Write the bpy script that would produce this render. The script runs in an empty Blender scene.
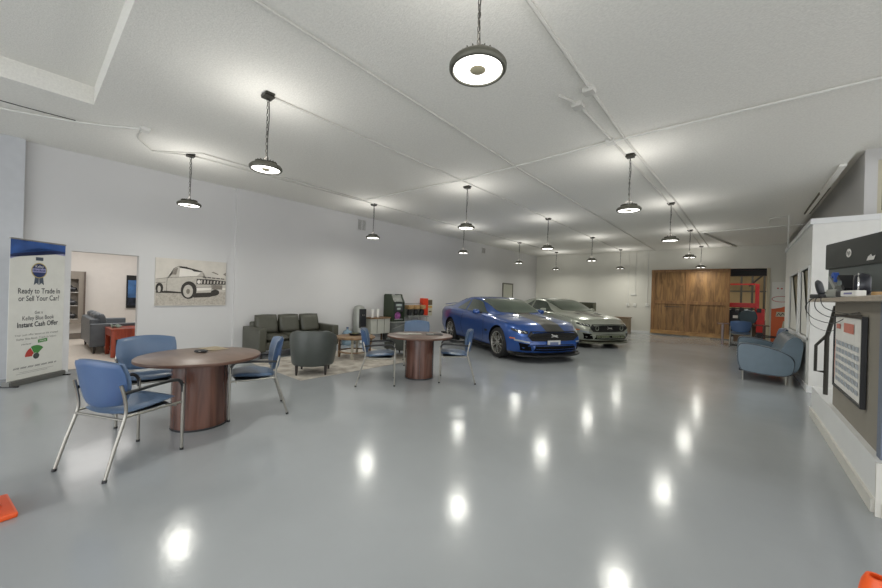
import bpy, bmesh, math, random
from mathutils import Vector, Matrix
from mathutils.bvhtree import BVHTree
random.seed(7)
COL = bpy.context.scene.collection
PI = math.pi
R = math.radians

LED = 4.0; LAMP_W = 16.0; UPFILL_W = 4.8; WORLD = 2.0; DAY = 180.0; EXPO = 0.07; USE_AGX = False
# ------------------------------------------------------------------ survey of the room (metres)
H = 1.487; YAW = R(40.27); ROLL = R(1.69); F = 352.9
CEIL = 3.693
XL = -8.59          # left wall
YB = 18.06          # back wall
def at(px, py, x=None, y=None, z=None):
    """point of the place seen in direction (px,py) on a plane x=, y= or z="""
    X = (px-441)/F; Y = (py-294)/F; c, s = math.cos(ROLL), math.sin(ROLL)
    a = X*c+Y*s; b = X*s-Y*c
    d = Vector((-math.sin(YAW)+a*math.cos(YAW), math.cos(YAW)+a*math.sin(YAW), b))
    t = (z-H)/d.z if z is not None else (x/d.x if x is not None else y/d.y)
    return Vector((t*d.x, t*d.y, H+t*d.z))

# ------------------------------------------------------------------ materials
def srgb(r, g, b):
    f = lambda c: (c/255/12.92 if c/255 <= .04045 else ((c/255+.055)/1.055)**2.4)
    return (f(r), f(g), f(b), 1)
MATS = {}
def mat(name, col, rough=.5, metal=0., noise=0., nscale=8., bump=0., bscale=60., emit=None, estr=0., coat=0., alpha=1., trans=0., spec=.5, col2=None):
    if name in MATS: return MATS[name]
    m = bpy.data.materials.new(name); m.use_nodes = True
    nt = m.node_tree; p = nt.nodes['Principled BSDF']
    c = srgb(*col)
    p.inputs['Base Color'].default_value = c
    p.inputs['Roughness'].default_value = rough
    p.inputs['Metallic'].default_value = metal
    p.inputs['Coat Weight'].default_value = coat
    p.inputs['Alpha'].default_value = alpha
    p.inputs['Transmission Weight'].default_value = trans
    p.inputs['Specular IOR Level'].default_value = spec
    if emit:
        p.inputs['Emission Color'].default_value = srgb(*emit); p.inputs['Emission Strength'].default_value = estr
    tc = nt.nodes.new('ShaderNodeTexCoord')
    n = nt.nodes.new('ShaderNodeTexNoise'); n.inputs['Scale'].default_value = nscale; n.inputs['Detail'].default_value = 4
    nt.links.new(tc.outputs['Object'], n.inputs['Vector'])
    rmp = nt.nodes.new('ShaderNodeValToRGB')
    k = noise if noise else .03
    c2 = srgb(*col2) if col2 else tuple(min(1, v*(1+k)) for v in c[:3])+(1,)
    c1 = c if col2 else tuple(v*(1-k) for v in c[:3])+(1,)
    rmp.color_ramp.elements[0].position = .3; rmp.color_ramp.elements[1].position = .7
    rmp.color_ramp.elements[0].color = c1; rmp.color_ramp.elements[1].color = c2
    nt.links.new(n.outputs['Fac'], rmp.inputs['Fac']); nt.links.new(rmp.outputs['Color'], p.inputs['Base Color'])
    if bump:
        n2 = nt.nodes.new('ShaderNodeTexNoise'); n2.inputs['Scale'].default_value = bscale; n2.inputs['Detail'].default_value = 5
        nt.links.new(tc.outputs['Object'], n2.inputs['Vector'])
        b = nt.nodes.new('ShaderNodeBump'); b.inputs['Strength'].default_value = bump; b.inputs['Distance'].default_value = .02
        nt.links.new(n2.outputs['Fac'], b.inputs['Height']); nt.links.new(b.outputs['Normal'], p.inputs['Normal'])
    MATS[name] = m
    return m

M_wall = mat('wall_paint', (204, 203, 202), .6, noise=.025, nscale=.7, bump=.05, bscale=90)
M_wall_far = mat('wall_paint_back', (216, 214, 204), .6, noise=.03, nscale=.7, bump=.05, bscale=90)
M_white = mat('white_trim', (226, 227, 226), .45, noise=.02, nscale=3)
M_offwhite = mat('offwhite_office', (222, 217, 211), .6, noise=.02)
M_ceil = mat('ceiling_texture', (232, 230, 223), .85, noise=.05, nscale=45, bump=.28, bscale=80)
M_conduit = mat('conduit_paint', (206, 204, 197), .5)
M_conduit2 = mat('conduit_white', (222, 221, 215), .5)
M_metal = mat('satin_chrome', (158, 156, 148), .34, metal=.85)
M_dark = mat('black_plastic', (30, 31, 33), .4)
M_darkmetal = mat('dark_bronze_metal', (62, 60, 54), .45, metal=.5)
M_blue = mat('blue_vinyl', (82, 103, 130), .28, noise=.05, bump=.08, bscale=180)
M_blue_dark = mat('navy_vinyl', (42, 60, 92), .4, bump=.08, bscale=180)
M_slate = mat('slate_blue_leather', (96, 114, 126), .32, noise=.05, bump=.08, bscale=150)
M_slate_dark = mat('dark_piping', (34, 42, 52), .4)
M_grey = mat('charcoal_leather', (76, 76, 66), .4, noise=.06, bump=.1, bscale=150)
M_grey2 = mat('charcoal_leather_tub', (72, 76, 72), .36, noise=.06, bump=.1, bscale=150)
M_steelgrey = mat('steel_grey_leather', (96, 102, 108), .38, noise=.06, bump=.1, bscale=150)
M_leg = mat('dark_wood_leg', (42, 36, 32), .4)
M_blackrub = mat('tyre_rubber', (24, 24, 25), .65, bump=.1, bscale=60)
M_rim = mat('alloy_rim', (188, 186, 180), .25, metal=.85)
M_glass = mat('tinted_glass', (62, 74, 62), .04, noise=.35, nscale=2.2, spec=.9, coat=.6)
M_lens = mat('lamp_lens', (210, 212, 205), .1, spec=.8, coat=.5)
M_chrome = mat('chrome', (225, 225, 225), .1, metal=1.)
M_red = mat('red_paint', (186, 26, 24), .35, noise=.1)
M_orange = mat('orange_plastic', (236, 92, 34), .4, noise=.04)
M_orangered = mat('orange_red_panel', (214, 62, 26), .4)
M_paper = mat('paper_white', (232, 230, 224), .6)
M_beige = mat('beige_plastic', (196, 190, 168), .5)
M_green = mat('green_black_machine', (46, 56, 40), .35, noise=.08)
M_silver = mat('silver_plastic', (150, 152, 146), .35, metal=.3)
M_black = mat('matte_black', (20, 20, 20), .55)
M_grillblack = mat('grille_matte_black', (12, 12, 12), .9, spec=.1)
M_taupe = mat('taupe_panel', (140, 134, 122), .55, noise=.03, nscale=3)
M_bluegrey = mat('blue_grey_laminate', (108, 118, 134), .5, noise=.1, nscale=60)
M_counter = mat('counter_laminate', (176, 166, 152), .35, noise=.08, nscale=14)
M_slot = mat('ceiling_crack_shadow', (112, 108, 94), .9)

def wood(name, c1, c2, rough=.35, scale=(1, 1, 1), coat=0., wscale=2., dist=6.):
    m = bpy.data.materials.new(name); m.use_nodes = True; nt = m.node_tree; p = nt.nodes['Principled BSDF']
    tc = nt.nodes.new('ShaderNodeTexCoord'); mp = nt.nodes.new('ShaderNodeMapping'); mp.inputs['Scale'].default_value = scale
    n = nt.nodes.new('ShaderNodeTexNoise'); n.inputs['Scale'].default_value = wscale; n.inputs['Detail'].default_value = 8; n.inputs['Distortion'].default_value = dist
    r = nt.nodes.new('ShaderNodeValToRGB'); r.color_ramp.elements[0].color = srgb(*c1); r.color_ramp.elements[1].color = srgb(*c2)
    r.color_ramp.elements[0].position = .34; r.color_ramp.elements[1].position = .66
    L = nt.links.new
    L(tc.outputs['Object'], mp.inputs['Vector']); L(mp.outputs['Vector'], n.inputs['Vector']); L(n.outputs['Fac'], r.inputs['Fac']); L(r.outputs['Color'], p.inputs['Base Color'])
    b = nt.nodes.new('ShaderNodeBump'); b.inputs['Strength'].default_value = .08; L(n.outputs['Fac'], b.inputs['Height']); L(b.outputs['Normal'], p.inputs['Normal'])
    p.inputs['Roughness'].default_value = rough; p.inputs['Coat Weight'].default_value = coat
    MATS[name] = m; return m
W_ped = wood('walnut_pedestal', (66, 40, 32), (108, 72, 58), .25, (6, 6, .5), .2, 2, .5)
W_top = wood('walnut_top', (106, 88, 78), (120, 100, 89), .38, (2, 9, 2), 0, 1.5, .3)
W_edge = wood('walnut_edge', (82, 56, 44), (98, 68, 54), .35, (2, 2, 2), 0, 2, .3)
W_barn = wood('stained_pine', (106, 76, 44), (156, 118, 72), .6, (4.5, 1, .6), 0, 1.8, 1.4)
W_barn_l = wood('light_pine_rail', (140, 102, 58), (188, 146, 90), .5, (1, 1, 4), 0, 2, 1.)
W_barn_f = wood('stained_pine_frame', (118, 82, 46), (152, 112, 66), .5, (8, 1, .6), 0, 2, .8)
W_cherry = wood('cherry_wood', (142, 52, 30), (184, 78, 46), .3, (1, 6, 1), .3, 2, .6)
W_rustic = wood('rustic_brown_wood', (96, 72, 50), (140, 112, 80), .5, (1, 5, 1), 0, 2, .6)

def floor_mat():
    m = bpy.data.materials.new('grey_epoxy_floor'); m.use_nodes = True; nt = m.node_tree; p = nt.nodes['Principled BSDF']; L = nt.links.new
    tc = nt.nodes.new('ShaderNodeTexCoord')
    n = nt.nodes.new('ShaderNodeTexNoise'); n.inputs['Scale'].default_value = .5; n.inputs['Detail'].default_value = 5; L(tc.outputs['Object'], n.inputs['Vector'])
    r = nt.nodes.new('ShaderNodeValToRGB'); r.color_ramp.elements[0].color = srgb(153, 157, 159); r.color_ramp.elements[1].color = srgb(165, 169, 172)
    r.color_ramp.elements[0].position = .35; r.color_ramp.elements[1].position = .65
    L(n.outputs['Fac'], r.inputs['Fac']); L(r.outputs['Color'], p.inputs['Base Color'])
    n2 = nt.nodes.new('ShaderNodeTexNoise'); n2.inputs['Scale'].default_value = 3.2; n2.inputs['Detail'].default_value = 3; L(tc.outputs['Object'], n2.inputs['Vector'])
    b = nt.nodes.new('ShaderNodeBump'); b.inputs['Strength'].default_value = .08; b.inputs['Distance'].default_value = .02
    n3 = nt.nodes.new('ShaderNodeTexNoise'); n3.inputs['Scale'].default_value = 26; n3.inputs['Detail'].default_value = 2; L(tc.outputs['Object'], n3.inputs['Vector'])
    b3 = nt.nodes.new('ShaderNodeBump'); b3.inputs['Strength'].default_value = .035; b3.inputs['Distance'].default_value = .01; L(n3.outputs['Fac'], b3.inputs['Height']); L(b3.outputs['Normal'], b.inputs['Normal'])
    L(n2.outputs['Fac'], b.inputs['Height']); L(b.outputs['Normal'], p.inputs['Normal'])
    p.inputs['Roughness'].default_value = .16; p.inputs['Specular IOR Level'].default_value = .55
    return m
M_floor = floor_mat()

# ------------------------------------------------------------------ mesh helpers
def new_obj(name, bm, m, parent=None, smooth=None, loc=None, subsurf=0):
    me = bpy.data.meshes.new(name)
    bmesh.ops.recalc_face_normals(bm, faces=bm.faces[:])
    bm.to_mesh(me); bm.free()
    ms = m if isinstance(m, (list, tuple)) else [m]
    for k in ms: me.materials.append(k)
    if smooth is not None:
        for p in me.polygons: p.use_smooth = True
        me.set_sharp_from_angle(angle=R(smooth))
    o = bpy.data.objects.new(name, me); COL.objects.link(o)
    if parent is not None: o.parent = parent
    if loc is not None: o.location = loc
    if subsurf:
        s = o.modifiers.new('sub', 'SUBSURF'); s.levels = subsurf; s.render_levels = subsurf
    return o
def tag(o, label, cat, group=None, kind=None):
    if label: o['label'] = label
    if cat: o['category'] = cat
    if group: o['group'] = group
    if kind: o['kind'] = kind
    return o
def thing(name, label, cat, loc=(0, 0, 0), rz=0., group=None):
    o = bpy.data.objects.new(name, None); COL.objects.link(o); o.empty_display_size = .1
    o.location = loc; o.rotation_euler = (0, 0, rz)
    return tag(o, label, cat, group)
def struct(o, kind='structure'):
    o['kind'] = kind; return o
def dup(root, loc=None, rz=None, label=None):
    r = root.copy(); COL.objects.link(r)
    if loc is not None: r.location = loc
    if rz is not None: r.rotation_euler = (0, 0, rz)
    if label: r['label'] = label
    for ch in list(root.children):
        c = ch.copy(); COL.objects.link(c); c.parent = r
        for g in list(ch.children):
            d = g.copy(); COL.objects.link(d); d.parent = c
    return r
def B(): return bmesh.new()
def box(bm, x0, x1, y0, y1, z0, z1, bev=0., seg=2, mi=0):
    g = bmesh.ops.create_cube(bm, size=1.); vs = g['verts']
    for v in vs:
        v.co = Vector(((x0+x1)/2+v.co.x*(x1-x0), (y0+y1)/2+v.co.y*(y1-y0), (z0+z1)/2+v.co.z*(z1-z0)))
    fs = {f for v in vs for f in v.link_faces}
    for f in fs: f.material_index = mi
    if bev:
        es = {e for v in vs for e in v.link_edges}
        bmesh.ops.bevel(bm, geom=list(es), offset=bev, segments=seg, affect='EDGES', profile=.6)
    return bm
def obox(bm, c, ax, ay, az, sx, sy, sz):
    """box centred at c on given axes"""
    ax, ay, az = Vector(ax).normalized(), Vector(ay).normalized(), Vector(az).normalized(); c = Vector(c); vs = []
    for k in (-.5, .5):
        for j in (-.5, .5):
            for i in (-.5, .5): vs.append(bm.verts.new(c+ax*i*sx+ay*j*sy+az*k*sz))
    for q in ((0, 1, 3, 2), (4, 6, 7, 5), (0, 4, 5, 1), (2, 3, 7, 6), (0, 2, 6, 4), (1, 5, 7, 3)): bm.faces.new([vs[i] for i in q])
    return bm
def cr(pts, n=6, closed=False):
    P = [Vector(p) for p in pts]; out = []; N = len(P)
    rng = range(N) if closed else range(N-1)
    for i in rng:
        if closed: a, b, c, d = P[i-1], P[i], P[(i+1) % N], P[(i+2) % N]
        else: a, b, c, d = P[max(i-1, 0)], P[i], P[i+1], P[min(i+2, N-1)]
        for k in range(n):
            t = k/n
            out.append(.5*((2*b)+(c-a)*t+(2*a-5*b+4*c-d)*t*t+(3*b-a-3*c+d)*t**3))
    if not closed: out.append(P[-1])
    return out
def tube(bm, pts, r, seg=10, smooth=0, closed=False, r2=None, flat=1.):
    P = cr(pts, smooth, closed) if smooth else [Vector(p) for p in pts]
    N = len(P); rings = []; up = None
    for i, p in enumerate(P):
        if closed: t = (P[(i+1) % N]-P[i-1]).normalized()
        else: t = (P[min(i+1, N-1)]-P[max(i-1, 0)]).normalized()
        if up is None:
            a = Vector((0, 0, 1)) if abs(t.z) < .9 else Vector((1, 0, 0)); up = (a-t*a.dot(t)).normalized()
        else: up = (up-t*up.dot(t)).normalized()
        s = t.cross(up); rr = r if r2 is None else r+(r2-r)*i/(N-1)
        rings.append([bm.verts.new(p+(up*math.cos(2*PI*k/seg)*flat+s*math.sin(2*PI*k/seg))*rr) for k in range(seg)])
    for i in range(N if closed else N-1):
        a, b = rings[i], rings[(i+1) % N]
        for k in range(seg): bm.faces.new((a[k], a[(k+1) % seg], b[(k+1) % seg], b[k]))
    if not closed:
        bm.faces.new(rings[0][::-1]); bm.faces.new(rings[-1])
    return bm
def lathe(bm, prof, seg=32, c=(0, 0, 0), axis='z', a0=0, a1=2*PI, sx=1., sy=1.):
    c = Vector(c); full = abs(a1-a0-2*PI) < 1e-6; n = seg if full else seg+1; rings = []
    for (r, z) in prof:
        row = []
        if r < 1e-5:
            p = {'z': Vector((0, 0, z)), 'y': Vector((0, z, 0)), 'x': Vector((z, 0, 0))}[axis]; v = bm.verts.new(c+p); row = [v]*n
        else:
            for k in range(n):
                a = a0+(a1-a0)*k/seg; u, w = r*math.cos(a)*sx, r*math.sin(a)*sy
                p = {'z': Vector((u, w, z)), 'y': Vector((u, z, w)), 'x': Vector((z, u, w))}[axis]; row.append(bm.verts.new(c+p))
        rings.append(row)
    for i in range(len(rings)-1):
        a, b = rings[i], rings[i+1]
        for k in range(n if full else n-1):
            q = []
            for v in (a[k], a[(k+1) % n], b[(k+1) % n], b[k]):
                if v not in q: q.append(v)
            if len(q) > 2:
                try: bm.faces.new(q)
                except ValueError: pass
    return bm
def prism(bm, pts, depth, m=None):
    """polygon pts (3D) extruded by vector depth"""
    d = Vector(depth); a = [bm.verts.new(Vector(p)) for p in pts]; b = [bm.verts.new(Vector(p)+d) for p in pts]
    bm.faces.new(a); bm.faces.new(b[::-1]); n = len(a)
    for i in range(n): bm.faces.new((a[i], b[i], b[(i+1) % n], a[(i+1) % n]))
    return bm
def pad(bm, f, nu=12, nv=12, k=.5, e=4):
    """closed cushion; f(u,v,h) -> point, h in [-1,1] is the side, 0 on the rim"""
    g = {}
    for s in (1, -1):
        for i in range(nu+1):
            for j in range(nv+1):
                u, v = -1+2*i/nu, -1+2*j/nv; rim = i in (0, nu) or j in (0, nv)
                if rim and (i, j, 1) in g: g[(i, j, s)] = g[(i, j, 1)]; continue
                h = 0 if rim else s*((1-abs(u)**e)*(1-abs(v)**e))**.5
                U = u*math.sqrt(1-k*v*v/2); V = v*math.sqrt(1-k*u*u/2)
                g[(i, j, s)] = bm.verts.new(Vector(f(U, V, h)))
        for i in range(nu):
            for j in range(nv):
                q = [g[(i, j, s)], g[(i+1, j, s)], g[(i+1, j+1, s)], g[(i, j+1, s)]]
                bm.faces.new(q if s > 0 else q[::-1])
    return bm
def grid(bm, f, nu, nv, mi=0):
    V = [[bm.verts.new(Vector(f(i/nu, j/nv))) for j in range(nv+1)] for i in range(nu+1)]
    for i in range(nu):
        for j in range(nv):
            fc = bm.faces.new((V[i][j], V[i+1][j], V[i+1][j+1], V[i][j+1])); fc.material_index = mi
    return bm

# flat artwork: a frame with origin and two axes, shapes laid on it in thin layers
class Flat:
    def __init__(s, o, u, v, parent):
        s.o, s.u, s.v = Vector(o), Vector(u).normalized(), Vector(v).normalized(); s.n = s.u.cross(s.v).normalized(); s.parent = parent
    def p(s, x, y, h=0.): return s.o+s.u*x+s.v*y+s.n*h
    def poly(s, name, polys, m, h=.002, parent=None):
        bm = B()
        for pl in polys:
            vs = [bm.verts.new(s.p(x, y, h)) for x, y in pl]
            bm.faces.new(vs)
        bmesh.ops.triangulate(bm, faces=bm.faces[:])
        return new_obj(name, bm, m, parent or s.parent)
    def stroke(s, name, lines, w, m, h=.003, parent=None):
        bm = B()
        for ln in lines:
            for i in range(len(ln)-1):
                a, b = Vector(ln[i]), Vector(ln[i+1]); d = (b-a)
                if d.length < 1e-6: continue
                d.normalize(); q = Vector((-d.y, d.x))*w/2; a = a-d*w*.3; b = b+d*w*.3
                bm.faces.new([bm.verts.new(s.p(*t, h)) for t in (a+q, a-q, b-q, b+q)])
        return new_obj(name, bm, m, parent or s.parent)
    def text(s, name, txt, x, y, size, m, h=.003, align='CENTER', parent=None, bold=0., sx=1.):
        cu = bpy.data.curves.new(name+'_font', 'FONT'); cu.body = txt; cu.size = size; cu.align_x = align; cu.align_y = 'CENTER'; cu.offset = bold; cu.resolution_u = 3
        t = bpy.data.objects.new(name+'_font', cu); COL.objects.link(t); bpy.context.view_layer.update()
        dg = bpy.context.evaluated_depsgraph_get(); me = bpy.data.meshes.new_from_object(t.evaluated_get(dg))
        bpy.data.objects.remove(t); bpy.data.curves.remove(cu)
        for v in me.vertices: v.co = s.p(x+v.co.x*sx, y+v.co.y, h)
        me.materials.clear(); me.materials.append(m); me.name = name
        o = bpy.data.objects.new(name, me); COL.objects.link(o); o.parent = parent or s.parent
        return o
def disc2(cx, cy, r, n=24, a0=0, a1=2*PI, ry=None):
    ry = ry or r
    return [(cx+r*math.cos(a0+(a1-a0)*i/n), cy+ry*math.sin(a0+(a1-a0)*i/n)) for i in range(n+(0 if abs(a1-a0-2*PI) < 1e-6 else 1))]

# ================================================================== ROOM SHELL
def wallbox(name, m, *b):
    bm = B()
    for q in b: box(bm, *q)
    return struct(new_obj(name, bm, m))
fl = B(); box(fl, -14.2, 6, -7, 25.2, -.1, 0)
struct(new_obj('floor', fl, M_floor))
# ceiling with a raised tray near the entrance
TX0, TX1, TY0, TY1 = -6.13, -3.0, -3.0, .51
cb = B()
for q in ((XL-.3, 1.22, TY1, YB+.2, CEIL, CEIL+.4), (1.22, 6, TY1, 7.2, CEIL, CEIL+.45), (1.22, 6, 7.2, YB+.2, CEIL+.37, CEIL+.5), (XL-.3, TX0, -7, TY1, CEIL, CEIL+.4), (TX1+2.4, 6, -7, TY1, CEIL, CEIL+.4), (TX0, TX1+2.4, -7, TY0, CEIL, CEIL+.4), (TX0, TX1+2.4, TY0, TY1, CEIL+.22, CEIL+.4)):
    box(cb, *q)
struct(new_obj('ceiling', cb, M_ceil))
# left wall: opening to the office between Y .50 and 1.38; from Y 3 on it steps 6 cm into the room
DY0, DY1, DZ = .50, 1.375, 2.03
wallbox('wall_left', M_wall, (XL-.18, XL, -.03, DY0, 0, CEIL), (XL-.18, XL, DY1, 3.0, 0, CEIL), (XL-.18, XL, DY0, DY1, DZ, CEIL),
        (XL-.18, XL+.07, 3.0, YB+.2, 0, CEIL))
M_wallblue = mat('wall_paint_pier', (192, 194, 197), .6, noise=.03)
wallbox('wall_front', M_wallblue, (XL-.18, XL+.10, -7, -.03, 0, CEIL))
wallbox('sky_block_south', M_wall, (XL, 6, -4.7, -4.5, 2.75, CEIL))  # unseen header added to keep high sky light off the tray edges
# back wall with the opening to the workshop
OX0, OX1, OZ = -1.6, .76, 2.83
wallbox('wall_back', M_wall_far, (XL-.2, OX0, YB, YB+.2, 0, CEIL), (OX1, 1.7, YB, YB+.2, 0, CEIL+.5), (OX0, OX1, YB, YB+.2, OZ, CEIL))
# right side: tall wall over the sales booth, with a return towards the right
wallbox('wall_right', M_wall, (1.52, 1.66, 8.9, YB+.2, 0, CEIL+.37), (1.66, 2.5, 8.9, 9.05, 0, 2.99), (1.66, 2.5, 8.9, 9.05, 3.87, CEIL+.37), (2.5, 6, 8.9, 9.05, 0, CEIL+.37))
wallbox('baseboard_left', M_white, (XL, XL+.012, DY1+.01, 3.0, 0, .09), (XL+.07, XL+.082, 3.0, 14.4, 0, .09))
wallbox('baseboard_back', M_white, (XL+.09, -3.05, YB-.015, YB, 0, .1))
# window high in the return wall
wf = B()
for q in ((1.66, 2.5, 8.92, 8.98, 2.99, 3.05), (1.66, 2.5, 8.92, 8.98, 3.81, 3.87), (1.66, 1.71, 8.92, 8.98, 3.05, 3.81), (2.45, 2.5, 8.92, 8.98, 3.05, 3.81)): box(wf, *q)
w1 = struct(new_obj('window_1', wf, M_beige))
g = B(); box(g, 1.71, 2.45, 8.94, 8.95, 3.05, 3.81); new_obj('pane', g, mat('olive_pane', (92, 96, 78), .1), w1)
# office behind the opening
wallbox('wall_office', M_offwhite, (-13.6, -13.45, -1.6, 4.2, 0, 2.9), (-13.45, XL-.18, -1.75, -1.6, 0, 2.9), (-13.45, XL-.18, 4.2, 4.35, 0, 2.9), (-13.6, XL-.18, -1.75, 4.35, 2.75, 2.9))
oc = B(); box(oc, -13.45, XL-.18, -1.6, 4.2, .001, .006); struct(new_obj('trim_1', oc, mat('office_carpet', (206, 198, 188), .8, noise=.06, nscale=30)))
# workshop behind the back wall
M_shop = mat('workshop_wall', (198, 178, 138), .8, noise=.08, nscale=2)
wallbox('wall_workshop', M_shop, (-4, 3.4, 24.6, 24.8, 0, 3.6), (-4.2, -4, YB+.2, 24.6, 0, 3.6), (3.4, 3.6, YB+.2, 24.6, 0, 3.6))
wallbox('ceiling_workshop', M_black, (-4.2, 3.6, YB+.2, 24.8, 3.6, 3.7))

# door far along the left wall
db = B()
box(db, XL+.07, XL+.10, 14.5, 14.56, 0, 2.1); box(db, XL+.07, XL+.10, 15.42, 15.48, 0, 2.1); box(db, XL+.07, XL+.10, 14.56, 15.42, 2.04, 2.1)
d1 = struct(new_obj('door_1', db, mat('door_frame_grey', (98, 96, 86), .5)))
db = B(); box(db, XL+.07, XL+.085, 14.56, 15.42, 0, 2.04); new_obj('door_leaf', db, mat('door_leaf_paint', (186, 186, 172), .5), d1)
db = B(); tube(db, [(XL+.085, 14.66, 1.0), (XL+.13, 14.66, 1.0), (XL+.13, 14.76, 1.0)], .01); new_obj('door_handle', db, M_metal, d1)

# wall plates and vents
def vent(y0, y1, z0, z1, lab):
    t = thing('wall_vent', lab, 'vent', (XL+.07, (y0+y1)/2, z0)); w = (y1-y0)/2; h = z1-z0
    bm = B(); 
    for q in ((0, .015, -w, w, 0, .03), (0, .015, -w, w, h-.03, h), (0, .015, -w, -w+.03, .03, h-.03), (0, .015, w-.03, w, .03, h-.03), (0, .015, -.012, .012, .03, h-.03)): box(bm, *q)
    new_obj('frame', bm, M_wall, t)
    bm = B()
    for k in range(9): obox(bm, (.006, 0, .045+k*(h-.09)/8), (1, 0, -.7), (0, 1, 0), (.7, 0, 1), .016, 2*w-.06, .006)
    new_obj('louvre', bm, M_slot, t)
vent(6.2, 6.53, 3.27, 3.62, 'white louvred vent high on the left wall near the second hanging lamp')
vent(12.68, 12.95, 3.28, 3.56, 'small louvred vent high on the left wall above the blue car')

# ceiling conduits
def conduit(name, pts, r, m, lab, smooth=0, boxes=()):
    bm = B(); tube(bm, pts, r, 6, smooth)
    for (x, y) in boxes: box(bm, x-.055, x+.055, y-.055, y+.055, CEIL-.05, CEIL+.002)
    return tag(new_obj(name, bm, m, smooth=40), lab, 'conduit')
zc = CEIL-.012
conduit('ceiling_conduit', [(-2.86, .55, zc), (-2.9, 3.1, zc), (-2.95, 5.3, zc), (-2.9, 18, zc)], .013, M_conduit, 'long thin painted conduit along the ceiling between second and third lamp rows')
conduit('ceiling_conduit', [(-4.13, 1.76, zc), (-4.13, 17.1, zc)], .013, M_conduit, 'painted conduit along the ceiling feeding the middle lamp row')
conduit('ceiling_conduit', [(-7.36, 1.3, zc), (-7.06, 1.8, zc), (-7.0, 5.6, zc), (-6.9, 17, zc)], .013, M_conduit, 'painted conduit along the ceiling feeding the lamp row nearest the left wall')
conduit('ceiling_conduit', [(-7.3, 1.38, zc), (-6.8, 1.85, zc), (-6.92, 5.15, zc)], .011, M_conduit, 'short second conduit beside the left lamp row conduit')
conduit('ceiling_conduit', [(-1.24, .9, zc), (-1.25, 5.2, zc), (-1.13, 9.3, zc), (-1.0, 18, zc)], .018, M_conduit, 'thick conduit along the ceiling just right of the right lamp row', boxes=[(-1.26, 3.8)])
conduit('ceiling_conduit', [(-1.55, 3.72, zc), (-1.45, 4.0, zc), (-1.4, 5.25, zc), (-1.27, 9.3, zc), (-1.22, 17.1, zc)], .016, M_conduit, 'painted conduit along the ceiling feeding the right lamp row', boxes=[(-1.45, 4.02)])
conduit('ceiling_conduit', [(-6.95, 5.2, zc-.01), (-4.05, 5.36, zc-.01), (-1.56, 5.22, zc-.01), (2.2, 5.24, zc-.01)], .013, M_conduit2, 'white conduit crossing the whole ceiling from left to right', boxes=[(-1.42, 5.23)])
conduit('ceiling_conduit', [(-1.0, 13.85, zc), (1.3, 13.7, zc)], .02, M_conduit2, 'white conduit crossing the ceiling at the far right above the booth')
conduit('ceiling_conduit', [(-.95, 13.9, zc-.02), (-.15, 17.9, zc-.02)], .03, M_conduit, 'slanting painted pipe on the ceiling above the wooden sliding door')
conduit('ceiling_cable', [(-7.25, -.6, zc), (-7.2, -.2, zc), (-6.9, .35, zc-.02), (-6.7, .75, zc), (-6.42, 1.05, zc)], .012, M_conduit2, 'loose pale cable on the ceiling left of the raised tray', 5, boxes=[(-6.42, 1.05)])
conduit('ceiling_cable', [(-6.83, -.6, zc), (-6.82, -.2, zc-.03), (-6.86, .4, zc-.01)], .006, M_black, 'thin black cable end on the ceiling left of the raised tray', 4)
conduit('ceiling_cable', [(-6.42, 1.05, zc), (-6.9, 1.05, zc), (-7.36, 1.3, zc)], .009, M_conduit, 'short painted cable from ceiling junction box to left lamp row', 3)
# crack / access strip in the ceiling over the booth
bm = B(); box(bm, 1.14, 1.22, 8.2, 12.1, CEIL-.03, CEIL+.001); tag(new_obj('ceiling_strip', bm, M_ceil), 'long narrow ceiling strip beside the tall right wall', 'trim', kind='structure')
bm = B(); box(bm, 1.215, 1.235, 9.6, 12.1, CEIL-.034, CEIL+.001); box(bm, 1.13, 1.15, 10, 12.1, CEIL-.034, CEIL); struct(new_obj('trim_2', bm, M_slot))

# vertical conduits on the back wall
def wallpipe(x, z0, lab, bend=None):
    bm = B(); tube(bm, [(x, YB-.015, CEIL), (x, YB-.015, z0+.1)], .013, 6)
    box(bm, x-.06, x+.06, YB-.05, YB, z0-.03, z0+.12, .01)
    tag(new_obj('wall_conduit', bm, M_conduit2, smooth=40), lab, 'conduit')
wallpipe(-3.95, 1.2, 'leftmost of the three vertical conduits with outlet boxes on the back wall')
wallpipe(-3.17, 1.22, 'vertical conduit ending in an outlet box just left of the wooden sliding door')
bm = B(); tube(bm, [(-3.66, YB-.015, CEIL), (-3.66, YB-.015, 1.72), (-3.78, YB-.015, 1.72)], .013, 6); box(bm, -3.84, -3.62, YB-.04, YB, 1.68, 1.76, .008); box(bm, -3.72, -3.60, YB-.05, YB, 1.17, 1.32, .01)
tag(new_obj('wall_conduit', bm, M_conduit2, smooth=40), 'middle of the three vertical conduits with a small elbow on the back wall', 'conduit')
bm = B(); tube(bm, [(.55, 13.0, zc), (.55, 12.4, zc), (.88, 12.2, zc), (.88, 12.2, 2.87)], .018, 8)
tag(new_obj('ceiling_conduit', bm, M_conduit2, smooth=40), 'white pipe looping from the ceiling down to the far end of the booth', 'conduit')

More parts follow.
